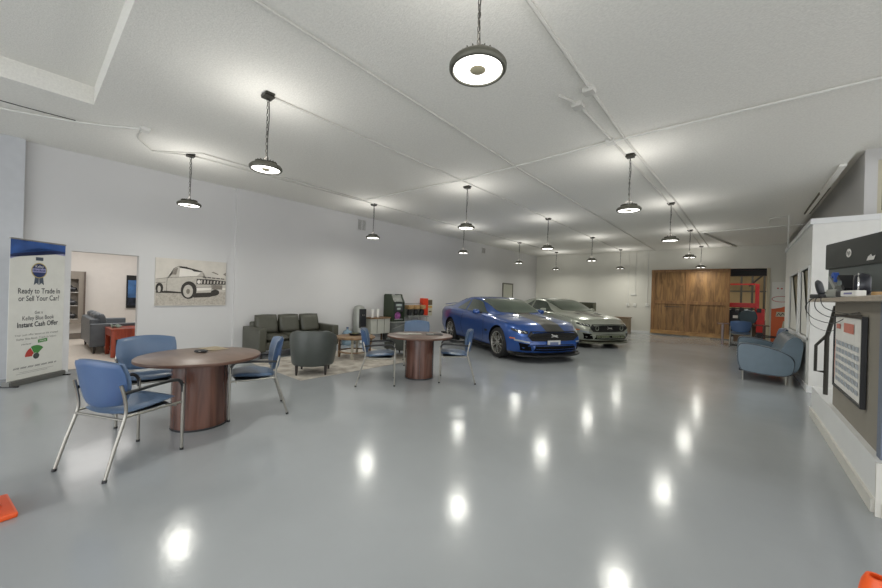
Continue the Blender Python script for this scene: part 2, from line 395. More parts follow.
# barn door
def barn():
    t = thing('sliding_barn_door', 'large stained pine sliding door of two panels on the back wall', 'door', (-1.65, YB-.12, .05))
    hw = 1.345; h = 2.77
    for s, nm in ((-1, 0), (1, 1)):
        a, b = (-hw, 0) if s < 0 else (0, hw)
        bm = B(); box(bm, a+.004, b-.004, 0, .05, .16, h); new_obj('door_panel', bm, W_barn, t)
    bm = B()
    for (x0, x1, z0, z1) in ((-hw, -hw+.13, .16, h), (-.10, .06, .16, h), (hw-.13, hw, .16, h), (-hw+.13, -.1, h-.12, h), (.06, hw-.13, h-.12, h), (-hw+.13, -.1, 1.3, 1.44), (.06, hw-.13, 1.3, 1.44)):
        box(bm, x0, x1, -.025, 0, z0, z1, .004, 1)
    new_obj('frame_rail', bm, W_barn_f, t)
    bm = B(); box(bm, -hw, hw+.02, -.035, .055, 0, .16, .005, 1); new_obj('bottom_rail', bm, W_barn_l, t)
    bm = B()
    for k in range(5): box(bm, -hw+.4+k*.2, -hw+.406+k*.2, -.002, 0, .2, 1.25)
    box(bm, -hw+.5, -hw+1.15, -.03, -.024, 1.18, 1.2)
    new_obj('groove', bm, M_leg, t)
barn()
bm = B(); box(bm, -3.05, OX1+.02, YB-.06, YB, 2.83, 2.9); struct(new_obj('trim_3', bm, M_wall_far))
bm = B(); box(bm, OX1, OX1+.09, YB-.02, YB, 0, 2.83); struct(new_obj('trim_4', bm, mat('jamb_beige', (196, 186, 160), .6)))

# ------------------------------------------------------------------ sales booth on the right
def booth():
    bm = B(); X = .918; Y0, Y1 = 8.65, 13.1; HT = 2.86
    # wall along the showroom with two openings
    wy = [Y0, 8.86, 9.95, 10.32, 11.85, Y1]
    for (a, b, z0, z1) in ((Y0, Y1, 0, .92), (Y0, Y1, 2.14, HT), (Y0, wy[1], .92, 2.14), (wy[2], wy[3], .92, 2.14), (wy[4], Y1, .92, 2.14)):
        box(bm, X, X+.12, a, b, z0, z1)
    box(bm, X+.12, 3.6, Y0, Y0+.12, 0, HT)          # face towards the counter
    struct(new_obj('wall_booth', bm, mat('booth_paint', (228, 227, 222), .55, noise=.02)))
    bm = B(); box(bm, X-.03, 3.6, Y0-.03, Y0+.14, HT, HT+.09); box(bm, X-.03, X+.14, Y0+.14, Y1, HT, HT+.09)
    struct(new_obj('trim_5', bm, M_white))
    bm = B(); box(bm, X-.02, X, Y0, Y1, .0, .11); box(bm, X-.02, 1.6, Y0-.02, Y0, 0, .11); struct(new_obj('baseboard_right', bm, M_white))
    for n, (a, b) in enumerate(((wy[1], wy[2]), (wy[3], wy[4]))):
        bm = B()
        for q in ((X-.02, X+.13, a-.05, a, .88, 2.18), (X-.02, X+.13, b, b+.05, .88, 2.18), (X-.02, X+.13, a, b, 2.14, 2.18), (X-.04, X+.13, a-.05, b+.05, .88, .92)): box(bm, *q)
        w = struct(new_obj('window_%d' % (n+2), bm, M_white))
        bm = B(); box(bm, X+.035, X+.045, a, b, .92, 2.14)
        new_obj('pane', bm, mat('booth_olive_interior', (120, 114, 92), .45, noise=.35, nscale=3), w)
        # gathered white drape inside the window, widening downwards
        bm = B()
        def f(u, v, a=a, b=b):
            wd = (.12+.74*(1-v))*(b-a); return (X+.012+.008*math.sin(u*22), b-.01-wd*u if True else 0, .93+1.2*v)
        grid(bm, f, 26, 6); new_obj('drape', bm, mat('drape_white', (214, 212, 204), .8), w, smooth=60)
booth()

# raised platform with the taupe counter
bm = B(); box(bm, .775, 3.6, 3.95, 6.96, 0, .38); struct(new_obj('trim_6', bm, M_white))
bm = B(); box(bm, .755, .775, 4.0, 6.96, 0, .10); box(bm, .765, 3.6, 3.93, 3.95, 0, .38); box(bm, .795, 3.6, 3.915, 3.93, 0, .10); struct(new_obj('trim_7', bm, mat('platform_skirt', (214, 212, 204), .5)))
def counter():
    t = thing('reception_counter', 'taupe reception counter with a thick laminate top on the white platform', 'counter', (1.2, 5.0, .38))
    bm = B(); box(bm, .82-1.2, .90-1.2, 4.12-5, 5.9-5, 0, 1.145); new_obj('side_panel', bm, M_taupe, t)
    bm = B(); box(bm, .80-1.2, 2.6-1.2, 4.02-5, 4.12-5, 0, 1.145); new_obj('end_panel', bm, M_bluegrey, t)
    bm = B(); box(bm, .68-1.2, 2.2-1.2, 3.42-5, 6.6-5, 1.145, 1.185, .006, 2); new_obj('worktop', bm, M_counter, t)
counter()
CT = 1.566
# framed calendar leaning on the counter side
def frame_cal():
    a = Vector((.797, 5.70, .60)); b = Vector((.793, 4.52, .60)); u = (b-a); W = u.length; u.normalize()
    t = thing('calendar_frame', 'black framed wall calendar hung on the taupe counter side', 'frame', (0, 0, 0))
    n = Vector((-u.y, u.x, 0)); n = n if n.x < 0 else -n
    c = (a+b)/2; t.location = (c.x, c.y, .63)
    Hh = .77; v = Vector((0, 0, 1)); o = Vector((0, 0, 0))
    def bar(bm, x0, x1, z0, z1, d0, d1):
        obox(bm, u*((x0+x1)/2)+v*((z0+z1)/2)+n*((d0+d1)/2), u, v, n, x1-x0, z1-z0, d1-d0)
    bm = B(); w = .024
    for q in ((-W/2, W/2, 0, w), (-W/2, W/2, Hh-w, Hh), (-W/2, -W/2+w, w, Hh-w), (W/2-w, W/2, w, Hh-w)): bar(bm, *q, -.02, .012)
    new_obj('frame', bm, M_dark, t)
    bm = B(); bar(bm, -W/2+w, W/2-w, w, Hh-w, -.018, 0); new_obj('sheet', bm, M_paper, t)
    # u runs from far to near: seen from the room it reads left to right
    F2 = Flat(n*.004, u, v, t)
    if F2.n.dot(n) < 0: F2.n = -F2.n
    cells = []; rng = random.Random(3)
    for i in range(7):
        for j in range(6):
            x0 = -W/2+.1+i*(W-.2)/7; z0 = .08+j*.075; cells.append([(x0, z0), (x0+(W-.2)/7-.03, z0), (x0+(W-.2)/7-.03, z0+.045), (x0, z0+.045)])
    F2.poly('day_grid', cells, mat('pale_print', (178, 184, 190), .6), .001)
    F2.poly('red_header', [[(-W/2+.45, .60), (W/2-.32, .60), (W/2-.32, .69), (-W/2+.45, .69)], [(-W/2+.1, .62), (-W/2+.3, .62), (-W/2+.3, .67), (-W/2+.1, .67)]], mat('faded_red', (208, 128, 112), .6), .001)
    F2.stroke('red_line', [[(-W/2+.07, .1), (-W/2+.05, .3), (-W/2+.09, .5)]], .018, mat('faded_red', (208, 128, 112), .6), .002)
frame_cal()
# dark rail with pull handle standing on the platform
bm = B(); A = Vector((.835, 6.45, .38))
tube(bm, [A, A+Vector((0, 0, .72)), A+Vector((.03, -.16, 1.0)), A+Vector((.04, -.2, 1.10))], .022, 8)
hr = tag(new_obj('metal_post', bm, M_darkmetal, smooth=40), 'dark metal post with a slanted top under the counter edge', 'post')
bm = B(); q = Vector((.835, 6.45, 0)); tube(bm, [q+Vector((0, 0, 1.12)), q+Vector((-.09, .02, .98)), q+Vector((-.09, .02, .66)), q+Vector((-.01, .0, .66))], .016, 8); new_obj('pull_handle', bm, M_darkmetal, hr, smooth=40)

# ------------------------------------------------------------------ things on the counter
def monitor():
    a, b = Vector((.715, 5.62, 0)), Vector((.98, 4.62, 0)); u = (b-a).normalized(); L = (b-a).length; n = Vector((-u.y, u.x, 0)); n = n if n.x < 0 else -n
    c = (a+b)/2; t = thing('desktop_monitor', 'wide dark desktop monitor seen from behind on the counter', 'monitor', (c.x, c.y, CT))
    tilt = Vector((0, 0, 1))
    bm = B(); obox(bm, Vector((0, 0, .44)), u, tilt, n, L, .27, .035); bmesh.ops.bevel(bm, geom=bm.edges[:], offset=.006, segments=2, affect='EDGES'); new_obj('back_cover', bm, mat('monitor_dark', (38, 42, 40), .35), t)
    bm = B(); obox(bm, Vector((.02, 0, .165)), u, tilt, n, L-.02, .29, .03); new_obj('lower_cover', bm, mat('monitor_grey', (84, 90, 88), .4), t)
    bm = B(); obox(bm, Vector((.05, 0, .008)), u, n, tilt, .3, .16, .016); new_obj('stand_base', bm, M_dark, t)
    Fm = Flat(Vector((0, 0, .44))+n*.019, u, tilt, t)
    if Fm.n.dot(n) < 0: Fm.n = -Fm.n
    Fm.poly('logo_disc', [disc2(-.10, .0, .042)], M_paper, .001); Fm.text('logo_letters', 'hp', -.10, .004, .06, mat('monitor_dark', (0, 0, 0)), .003, bold=.001)
    Fm.poly('sticker', [[(.17, -.10), (.19, -.065), (.225, -.075), (.23, -.045), (.25, -.07), (.29, -.06), (.27, -.10)]], M_paper, .002)
monitor()
def cpos(px, X): 
    p = at(px, 293, x=X); return (p.x, p.y, CT)
def desk_phone():
    t = thing('desk_phone', 'black desk phone with upright handset at the counter corner', 'phone', cpos(824, .76), R(20))
    bm = B(); box(bm, -.09, .09, -.09, .09, 0, .05, .012); new_obj('base', bm, M_dark, t, smooth=40)
    bm = B(); pad(bm, lambda u, v, h: (u*.034-.05-.02*v, h*.035-.02, .125+v*.095), 8, 14, .8, 4); new_obj('handset', bm, mat('phone_grey', (58, 60, 64), .35), t, smooth=60)
    bm = B(); obox(bm, (.04, 0, .075), (1, 0, .2), (0, 1, 0), (-.2, 0, 1), .07, .12, .02); new_obj('keypad', bm, M_silver, t)
desk_phone()
t = thing('tape_dispenser', 'blue and grey tape dispenser between phone and card terminal', 'dispenser', cpos(837, .70), R(10)); t.scale = (1.2, .9, 1.5)
bm = B(); box(bm, -.035, .035, -.12, .12, 0, .05, .01); obox(bm, (0, .03, .09), (1, 0, 0), (0, 1, .5), (0, -.5, 1), .05, .16, .03); new_obj('body', bm, M_silver, t)
bm = B(); lathe(bm, [(.02, -.015), (.045, -.015), (.045, .015), (.02, .015), (.02, -.015)], 20, (0, .05, .115), 'x'); new_obj('blue_roll', bm, mat('bright_blue', (44, 84, 168), .4), t, smooth=40)
t = thing('card_terminal', 'small dark card terminal in front of the monitor', 'terminal', cpos(848, .74), R(15)); t.scale = (1.1, 1.0, 1.4)
bm = B(); box(bm, -.05, .05, -.07, .07, 0, .04, .01); obox(bm, (0, 0, .09), (1, 0, 0), (0, 1, .8), (0, -.8, 1), .09, .14, .03); new_obj('body', bm, M_dark, t)
bm = B(); obox(bm, (-.053, 0, .09), (0, 1, .0), (0, 0, 1), (1, 0, 0), .06, .03, .004); new_obj('screen', bm, mat('screen_grey', (110, 120, 118), .2), t)
t = thing('label_printer', 'low white label printer lying before the round black speaker', 'printer', cpos(853, .71), R(12))
bm = B(); box(bm, -.03, .03, -.12, .12, 0, .05, .008); new_obj('case', bm, M_paper, t)
bm = B(); box(bm, -.032, -.029, -.06, .06, .018, .032); new_obj('print_slot', bm, mat('label_lilac', (120, 118, 160), .5), t)
t = thing('round_speaker', 'round black speaker with silver edge on the counter', 'speaker', cpos(862, .77), R(-10))
bm = B(); pad(bm, lambda u, v, h: (h*.05, u*.085, .10+v*.10), 12, 12, .9, 6); new_obj('shell', bm, mat('speaker_navy', (24, 26, 36), .3), t, smooth=60)
bm = B(); tube(bm, [(-.02, .085*math.cos(a)*.93, .10+.095*math.sin(a)) for a in [R(d) for d in range(95, 266, 10)]], .006, 6); new_obj('silver_edge', bm, M_chrome, t, smooth=60)
t = thing('tape_roll', 'roll of tan packing tape lying at the right of the speaker', 'tape', cpos(878, .76)); t.scale = (.6, .6, .6)
bm = B(); lathe(bm, [(.035, 0), (.055, 0), (.055, .05), (.035, .05), (.035, 0)], 24); new_obj('tape', bm, mat('tan_tape', (170, 134, 84), .4), t, smooth=40)
bm = B(); lathe(bm, [(.030, .001), (.035, .001), (.035, .049), (.030, .049), (.030, .001)], 24); new_obj('core', bm, M_beige, t, smooth=40)
def loose(pts, lab, r=.004, m=None):
    bm = B(); tube(bm, pts, r, 6, 6); tag(new_obj('loose_cable', bm, m or M_dark, smooth=60), lab, 'cable')
E0 = .665
loose([(.74, 6.0, 1.58), (E0, 6.02, 1.57), (E0-.06, 6.1, 1.46), (E0-.02, 5.9, 1.34), (.74, 5.5, 1.30), (.80, 5.3, 1.36)], 'black cable looping lowest from the desk phone over the counter edge')
loose([(.76, 5.8, 1.58), (E0, 5.8, 1.572), (E0-.02, 5.7, 1.45), (.70, 5.3, 1.37), (.80, 4.95, 1.42), (.81, 4.8, 1.43)], 'black cable hanging in the widest arc below the counter edge')
loose([(.76, 5.5, 1.58), (E0, 5.5, 1.572), (E0, 5.35, 1.47), (.74, 5.1, 1.42), (.81, 4.7, 1.41)], 'short black cable tucked close under the counter edge')
loose([(.76, 6.25, 1.58), (E0, 6.2, 1.572), (E0-.02, 6.2, 1.4), (E0, 6.1, 1.25), (.78, 5.8, 1.2), (.81, 5.6, 1.34)], 'thin dark cable beside the dark metal post', .003)

# ================================================================== LAMPS
def make_lamp():
    t = thing('pendant_lamp', '', 'lamp', (0, 0, 0))
    bm = B(); box(bm, -.075, .075, -.05, .05, -.02, 0, .004, 1); box(bm, -.055, .055, -.055, .055, -.045, -.02, .004, 1); new_obj('ceiling_box', bm, M_darkmetal, t)
    bm = B()
    n = 17
    for k in range(n):                       # chain of oval links
        z = -.05-k*.041-.02
        pts = []
        for i in range(10):
            a = 2*PI*i/10; w, h = .0095*math.cos(a), .024*math.sin(a)
            pts.append((w, 0, z+h) if k % 2 else (0, w, z+h))
        tube(bm, pts, .0032, 5, closed=True)
    new_obj('chain', bm, M_darkmetal, t, smooth=60)
    bm = B(); tube(bm, [(.0, .012, -.045), (.014, .016, -.25), (-.008, .014, -.5), (.01, .01, -.76)], .0045, 6, 5); new_obj('cord', bm, M_dark, t, smooth=60)
    z0 = -.835
    bm = B(); lathe(bm, [(0, z0+.075), (.045, z0+.073), (.06, z0+.055), (.10, z0+.045), (.155, z0+.028), (.172, z0+.008), (.172, z0-.012), (.163, z0-.024), (.150, z0-.024), (.146, z0-.014), (0, z0-.014)], 40)
    for k in range(20):                      # cooling fins
        a = 2*PI*k/20; c = Vector((math.cos(a), math.sin(a), 0)); obox(bm, c*.085+Vector((0, 0, z0+.055)), c, (-c.y, c.x, 0), (0, 0, 1), .06, .004, .03)
    hs = new_obj('housing', bm, mat('lamp_housing', (98, 97, 86), .45, metal=.4), t, smooth=50)
    bm = B(); tube(bm, [(-.05, 0, z0+.06), (-.045, 0, z0+.11), (0, 0, z0+.13), (.045, 0, z0+.11), (.05, 0, z0+.06)], .005, 6, 4); new_obj('bracket', bm, M_darkmetal, hs, smooth=60)
    bm = B(); lathe(bm, [(.048, z0-.0165), (.145, z0-.0165)], 40); df = new_obj('diffuser', bm, M_led, t)
    bm = B(); lathe(bm, [(.0, z0-.028), (.03, z0-.028), (.046, z0-.018), (.046, z0-.0145), (0, z0-.0145)], 24); new_obj('sensor_cap', bm, mat('sensor_beige', (176, 168, 140), .5), df, smooth=40)
    return t
M_led = bpy.data.materials.new('led_ring'); M_led.use_nodes = True
_nt = M_led.node_tree; _p = _nt.nodes['Principled BSDF']; _p.inputs['Base Color'].default_value = (.9, .9, .88, 1)
_p.inputs['Emission Color'].default_value = (1, .975, .92, 1); _p.inputs['Emission Strength'].default_value = LED
proto = make_lamp()
rowname = ['row nearest the left wall', 'middle row', 'row nearest the sales booth']
ordn = ['first and nearest', 'second', 'third', 'fourth', 'fifth and farthest']
LX = [[-7.03, -7.05, -6.9, -6.93, -6.85], [-4.13, -4.28, -4.14, -4.10, -4.07], [-1.235, -1.32, -1.23, -1.22, -1.21]]
LY = [[1.746, 5.62, 9.2, 13.05, 16.66], [1.742, 5.78, 9.43, 13.17, 17.0], [1.738, 5.91, 9.37, 13.25, 17.3]]
first = True
for i in range(3):
    for j in range(5):
        loc = (LX[i][j], LY[i][j], CEIL-.002)
        lab = 'disc lamp on a chain, %s of the %s' % (ordn[j], rowname[i])
        if first: o = proto; o.location = loc; first = False
        else: o = dup(proto, loc)
        o['label'] = lab; o['group'] = 'pendant disc lamps under the ceiling'
        ld = bpy.data.lights.new('lamp_light', 'AREA'); ld.shape = 'DISK'; ld.size = .3; ld.energy = LAMP_W; ld.color = (1, .985, .90); ld.spread = R(170)
        lo = bpy.data.objects.new('lamp_light', ld); COL.objects.link(lo); lo.location = (loc[0], loc[1], CEIL-.865); lo.parent = None
        ud = bpy.data.lights.new('ceiling_fill', 'AREA'); ud.shape = 'DISK'; ud.size = .3; ud.energy = UPFILL_W; ud.color = (1, .98, .94); ud.spread = R(178)  # upward fill added above each housing to brighten the ceiling
        uo = bpy.data.objects.new('ceiling_fill', ud); COL.objects.link(uo); uo.location = (loc[0], loc[1], CEIL-.74); uo.rotation_euler = (PI, 0, 0)

# ================================================================== FURNITURE
def make_chair():
    t = thing('guest_chair', '', 'chair')
    # y forward, x right
    bm = B()
    def seat(u, v, h):
        y = .03+v*.245; x = u*(.262-.02*v*(v > 0)-.0); return (x, y, .475+.02*v-.022*abs(v)**3*(v > 0)+.012*u*u+h*(.030 if h > 0 else .026))
    pad(bm, seat, 14, 14, .55, 4); new_obj('seat', bm, M_blue, t, smooth=70)
    bm = B(); pad(bm, lambda u, v, h: (u*.21, .03+v*.20, .438+h*.018), 8, 8, .5, 4); new_obj('seat_shell', bm, M_dark, t, smooth=70)
    def back(u, v, h, off=0., sc=1., th=.026):
        w = .274+.018*v-.055*max(0, -v)**2; z = .692+v*.19*sc
        y = -.215+.07*abs(u)**2.2-.045*(v+1)*.5-.012*max(0, v)**2+h*th+off
        return (u*w*sc, y, z+.012*(1-u*u)*(v > 0)*v)
    bm = B(); pad(bm, lambda u, v, h: back(u, v, h), 18, 16, .40, 6); bk = new_obj('backrest', bm, M_blue, t, smooth=70)
    bm = B(); pad(bm, lambda u, v, h: back(u, v, h, -.026, .97, .014), 18, 16, .40, 8); new_obj('back_panel', bm, mat('blue_vinyl_back', (70, 96, 136), .36, noise=.05, bump=.08, bscale=180), bk, smooth=70)
    for s in (-1, 1):
        x = s*.268
        bm = B(); tube(bm, [(s*.262, -.235, .70), (x, -.215, .62), (x, -.200, .52), (x, -.208, .43), (s*.272, -.275, .22), (s*.276, -.335, .012)], .0125, 10, 5); lg = new_obj('leg', bm, M_metal, t, smooth=60)
        bm = B(); tube(bm, [(s*.276, -.333, .02), (s*.277, -.338, 0)], .016, 10); new_obj('foot_glide', bm, M_dark, lg, smooth=40)
        bm = B(); tube(bm, [(x, .265, .012), (x, .262, .60)], .0125, 10); lg = new_obj('leg', bm, M_metal, t, smooth=60)
        bm = B(); tube(bm, [(x, .265, .02), (x, .265, 0)], .016, 10); new_obj('foot_glide', bm, M_dark, lg, smooth=40)
        bm = B(); tube(bm, [(x, .262, .53), (x, .256, .59), (x, .225, .638), (x, .17, .652), (x, .03, .650), (x, -.12, .640), (x, -.215, .632)], .014, 10, 5, flat=.8); new_obj('armrest', bm, M_dark, t, smooth=60)
        bm = B(); tube(bm, [(x, .262, .440), (x, -.205, .445)], .010, 8); new_obj('side_rail', bm, M_metal, t, smooth=60)
    bm = B(); tube(bm, [(-.268, -.215, .425), (.268, -.215, .425)], .010, 8); tube(bm, [(-.268, .2, .425), (.268, .2, .425)], .010, 8); new_obj('cross_rail', bm, M_metal, t, smooth=60)
    return t
ch = make_chair()
chairs = [((-3.985, .60), 25.2, 'blue vinyl guest chair in the foreground, its back turned, at the nearer round table'),
          ((-5.12, .93), -96, 'blue guest chair behind the nearer round table, facing the camera'),
          ((-4.47, 1.83), 161, 'blue guest chair seen from its side at the right of the nearer round table'),
          ((-4.53, 3.80), -41.4, 'blue guest chair on the left side of the farther round table'),
          ((-3.76, 4.88), 128, 'blue guest chair on the right side of the farther table, before the blue car'),
          ((-5.20, 5.40), -133, 'blue guest chair behind the farther round table, its backrest showing above the top')]
for i, (p, a, lab) in enumerate(chairs):
    o = ch if i == 0 else dup(ch)
    o.location = (p[0], p[1], .0065 if i == 5 else .0005); o.rotation_euler = (0, 0, R(a)); o['label'] = lab; o['group'] = 'blue guest chairs around the round tables'
def table(x, y, r, pr, lab):
    t = thing('round_table', lab, 'table', (x, y, 0), 0, 'round walnut tables')
    bm = B(); lathe(bm, [(0, .715), (r-.02, .715), (r-.006, .716), (r, .724), (r, .740), (r-.003, .745)], 72); lathe(bm, [(r-.003, .745), (r-.008, .748), (0, .748)], 72)
    for f_ in bm.faces: f_.material_index = 0 if f_.calc_center_median().z > .7455 and f_.normal.length >= 0 else 1
    bmesh.ops.remove_doubles(bm, verts=bm.verts[:], dist=1e-5); new_obj('tabletop', bm, [W_top, W_edge], t, smooth=40)
    bm = B(); lathe(bm, [(0, .0), (pr, .0), (pr, .714), (0, .714)], 48); pd = new_obj('pedestal', bm, W_ped, t, smooth=40)
    bm = B()
    for k in range(4):
        a = R(45+90*k); c = Vector((math.cos(a), math.sin(a), 0)); bm = B(); obox(bm, c*(pr-.0005)+Vector((0, 0, .36)), c, (-c.y, c.x, 0), (0, 0, 1), .003, .006, .70)
        new_obj('seam', bm, M_leg, pd)
    bm = B(); lathe(bm, [(pr, 0), (pr+.004, 0), (pr+.004, .02), (pr, .02)], 48); new_obj('base_edge', bm, M_dark, pd, smooth=40)
table(-4.46, 1.26, .575, .258, 'round walnut table with cylinder pedestal, nearer to the camera')
table(-4.33, 4.57, .58, .25, 'round walnut table with cylinder pedestal, farther, in front of the blue car')
def paper(name, x, y, z, w, h, rz, m, lab, cat, group=None):
    bm = B(); grid(bm, lambda u, v: ((u-.5)*w, (v-.5)*h, .004*math.sin(u*5)*(v)), 5, 3)
    geom = bmesh.ops.solidify(bm, geom=bm.faces[:], thickness=.002)
    o = new_obj(name, bm, m, None, loc=(x, y, z)); o.rotation_euler = (0, 0, R(rz)); tag(o, lab, cat)
    return o
paper('paper_sheet', -4.80, 1.48, .756, .28, .2, 15, mat('tan_paper', (206, 192, 164), .6), 'tan printed sheet lying on the nearer round table', 'paper')
t = thing('eyeglass_case', 'small dark case lying on the nearer round table', 'case', (-4.62, 1.30, .7485), R(50)); bm = B(); pad(bm, lambda u, v, h: (u*.075, v*.03, .016+h*.015), 10, 8, .8, 4); new_obj('case_body', bm, M_dark, t, smooth=60)
bm = B(); box(bm, -.012, .012, -.033, -.027, .012, .02); new_obj('clasp', bm, M_metal, t)
for k, (dx, dy, rz) in enumerate(((-.30, -.12, 20), (-.16, .02, 55))):
    paper('paper_sheet', -4.33+dx, 4.55+dy, .752+.004*k, .29, .21, rz, M_paper, ['white sheet at the left on the farther round table', 'white sheet beside the dark folder on the farther round table'][k], 'paper')
t = thing('dark_folder', 'dark folder lying open at the centre of the farther table', 'folder', (-4.20, 4.80, .7485), R(48)); bm = B(); box(bm, -.15, .15, -.10, .10, 0, .012, .004, 1); new_obj('cover', bm, M_dark, t)
bm = B(); box(bm, -.13, -.01, -.09, .09, .012, .016); new_obj('sheet', bm, M_silver, t)

# --- charcoal sofa against left wall
def sofa(name, lab, x, y, rz, L, mleather, mleg, h=.78, seats=3, arm=.17, D=.86, tall=.90):
    """x along length, y forward"""
    t = thing(name, lab, 'sofa', (x, y, 0), rz); W = L/2
    bm = B(); box(bm, -W+.05, W-.05, -D/2+.02, D/2-.03, .17, .34, .02); new_obj('base_frame', bm, mleather, t, smooth=50)
    for s in (-1, 1):
        bm = B()
        def f(u, v, hh, s=s): return (s*(W-arm/2)+hh*arm/2, v*D/2, .17+(u+1)*.5*(h-.13-.17)+.0)
        pts = []
        box(bm, min(s*W, s*(W-arm)), max(s*W, s*(W-arm)), -D/2, D/2, .15, .64, .03, 3); new_obj('arm', bm, mleather, t, smooth=50)
    bm = B(); box(bm, -W+arm*.8, W-arm*.8, -D/2, -D/2+.16, .17, h-.04, .04, 3); new_obj('back_frame', bm, mleather, t, smooth=50)
    cw = (L-2*arm)/seats
    for k in range(seats):
        cx = -W+arm+cw*(k+.5)
        bm = B(); pad(bm, lambda u, v, hh: (cx+u*cw*.495, .06+v*(D/2-.08), .405+hh*.07), 12, 12, .15, 8); new_obj('seat_cushion', bm, mleather, t, smooth=70)
        bm = B(); pad(bm, lambda u, v, hh: (cx+u*cw*.49, -D/2+.20+hh*.09-.05*v, tall-.22+v*.22), 12, 12, .2, 7); new_obj('back_cushion', bm, mleather, t, smooth=70)
    for sx in (-1, 1):
        for sy in (-1, 1):
            bm = B(); lathe(bm, [(0, 0), (.018, 0), (.03, .17), (0, .17)], 12, (sx*(W-.09), sy*(D/2-.08), 0)); new_obj('leg', bm, mleg, t, smooth=40)
    return t
sofa('leather_sofa', 'charcoal leather three seat sofa against the left wall', XL+.10+.44, 4.13, R(-90), 1.92, M_grey, M_leg)

def tub_chair(lab, x, y, rz):
    """open side faces +y"""
    t = thing('tub_armchair', lab, 'armchair', (x, y, .0065), rz, 'charcoal tub armchairs of the lounge')
    bm = B(); N = 36; a0, a1 = R(165), R(375); A = []
    def sh(a): return .36*math.cos(a), .36*math.sin(a)
    ro, ri = .375, .27
    rows = []
    for i in range(N+1):
        a = a0+(a1-a0)*i/N; k = math.sin(PI*i/N); top = .62+.16*min(1, k*1.25)
        ca, sa = math.cos(a), math.sin(a); P = []
        for (r, z) in ((ri+.01, .17), (ro-.05, .16), (ro-.03, .2), (ro, .45), (ro+.012, top-.05), (ro+.002, top-.012), (ro-.03, top), (ri+.04, top-.005), (ri+.01, top-.03), (ri, .40)):
            sc = 1.0; P.append(bm.verts.new((r*ca*1.06, r*sa-.0, z)))
        rows.append(P)
    n = len(rows[0])
    for i in range(N):
        for k in range(n): bm.faces.new((rows[i][k], rows[i][(k+1) % n], rows[i+1][(k+1) % n], rows[i+1][k]))
    bm.faces.new(rows[0]); bm.faces.new(rows[-1][::-1])
    new_obj('shell', bm, M_grey2, t, smooth=50)
    bm = B(); pad(bm, lambda u, v, h: (u*.29, .06+v*.30, .38+h*.07), 12, 12, .5, 6); new_obj('seat_cushion', bm, M_grey2, t, smooth=70)
    bm = B(); box(bm, -.30, .30, -.2, .33, .16, .32, .03); new_obj('base_frame', bm, M_grey2, t, smooth=40)
    for sx in (-1, 1):
        for yy in (-.24, .27):
            bm = B(); lathe(bm, [(0, 0), (.017, 0), (.028, .17), (0, .17)], 12, (sx*.24, yy, 0)); new_obj('leg', bm, M_leg, t, smooth=40)
tub_chair('charcoal tub armchair with its back to the camera beside the rug', -5.86, 3.40, R(52))
tub_chair('charcoal tub armchair mostly hidden behind the farther round table', -6.1, 5.85, R(100))

# --- rug
def rugmat():
    m = mat('faded_rug', (150, 142, 132), .95, noise=.3, nscale=5, bump=.3, bscale=200, col2=(206, 200, 190)); return m
bm = B(); box(bm, -7.58, -5.45, 2.95, 5.9, .001, .006); tag(new_obj('area_rug', bm, rugmat()), 'faded grey and cream patterned rug under the lounge seating', 'rug')
# --- coffee table
t = thing('coffee_table', 'low rustic wooden coffee table on the rug between sofa and armchairs', 'table', (-6.62, 4.85, .0065), R(0))
bm = B(); lathe(bm, [(0, .43), (.43, .43), (.45, .44), (.45, .465), (.44, .475), (0, .475)], 40, sx=1.0, sy=1.0); new_obj('tabletop', bm, W_rustic, t, smooth=40)
for k in range(4):
    a = R(45+90*k); x, y = .34*math.cos(a), .34*math.sin(a)
    bm = B(); box(bm, x-.022, x+.022, y-.022, y+.022, 0, .43, .004, 1); new_obj('leg', bm, mat('pale_leg', (170, 164, 148), .5) if k in (1, 3) else W_rustic, t)
bm = B(); lathe(bm, [(.32, .13), (.36, .13), (.36, .155), (.32, .155), (.32, .13)], 32); new_obj('lower_ring', bm, W_rustic, t, smooth=40)
t = thing('succulent_tray', 'small dark decorative tray on the coffee table', 'tray', (-6.75, 4.95, .488)); bm = B(); lathe(bm, [(0, 0), (.12, 0), (.15, .035), (.14, .035), (.11, .01), (0, .01)], 24); new_obj('bowl', bm, M_dark, t, smooth=40)
bm = B(); lathe(bm, [(0, .011), (.09, .011), (.06, .045), (0, .055)], 10); new_obj('filling', bm, mat('moss', (86, 88, 62), .9), t)

# --- refreshment corner along the left wall
WX = XL+.08
t = thing('water_cooler', 'silver and black bottleless water cooler against the left wall', 'water cooler', (WX+.19, 6.22, 0))
bm = B(); lathe(bm, [(0, 0), (.19, 0), (.19, .98), (.16, 1.05), (.08, 1.09), (0, 1.10)], 28, sx=.9, sy=.85); new_obj('tower', bm, M_silver, t, smooth=40)
bm = B(); box(bm, .10, .178, -.10, .12, .46, 1.0, .02); new_obj('dispensing_bay', bm, M_dark, t, smooth=40)
bm = B(); box(bm, .13, .20, -.07, .09, .47, .49); box(bm, .14, .19, -.02, 0, .8, .84); box(bm, .14, .19, .04, .06, .8, .84); new_obj('tap', bm, M_metal, t)
bm = B(); box(bm, .135, .182, -.075, .075, .04, .43, .01); new_obj('front_cover', bm, M_white, t, smooth=40)
t = thing('water_jug', 'translucent blue water jug standing left of the water cooler', 'jug', (WX+.20, 5.83, .001))
M_jug = mat('blue_plastic_jug', (126, 152, 170), .12, spec=.7, coat=.5)
bm = B(); lathe(bm, [(0, 0), (.13, 0), (.14, .03), (.14, .10), (.132, .11), (.14, .12), (.14, .22), (.132, .23), (.14, .24), (.14, .31), (.11, .38), (.03, .42), (.03, .46), (0, .46)], 28); new_obj('bottle', bm, M_jug, t, smooth=50)
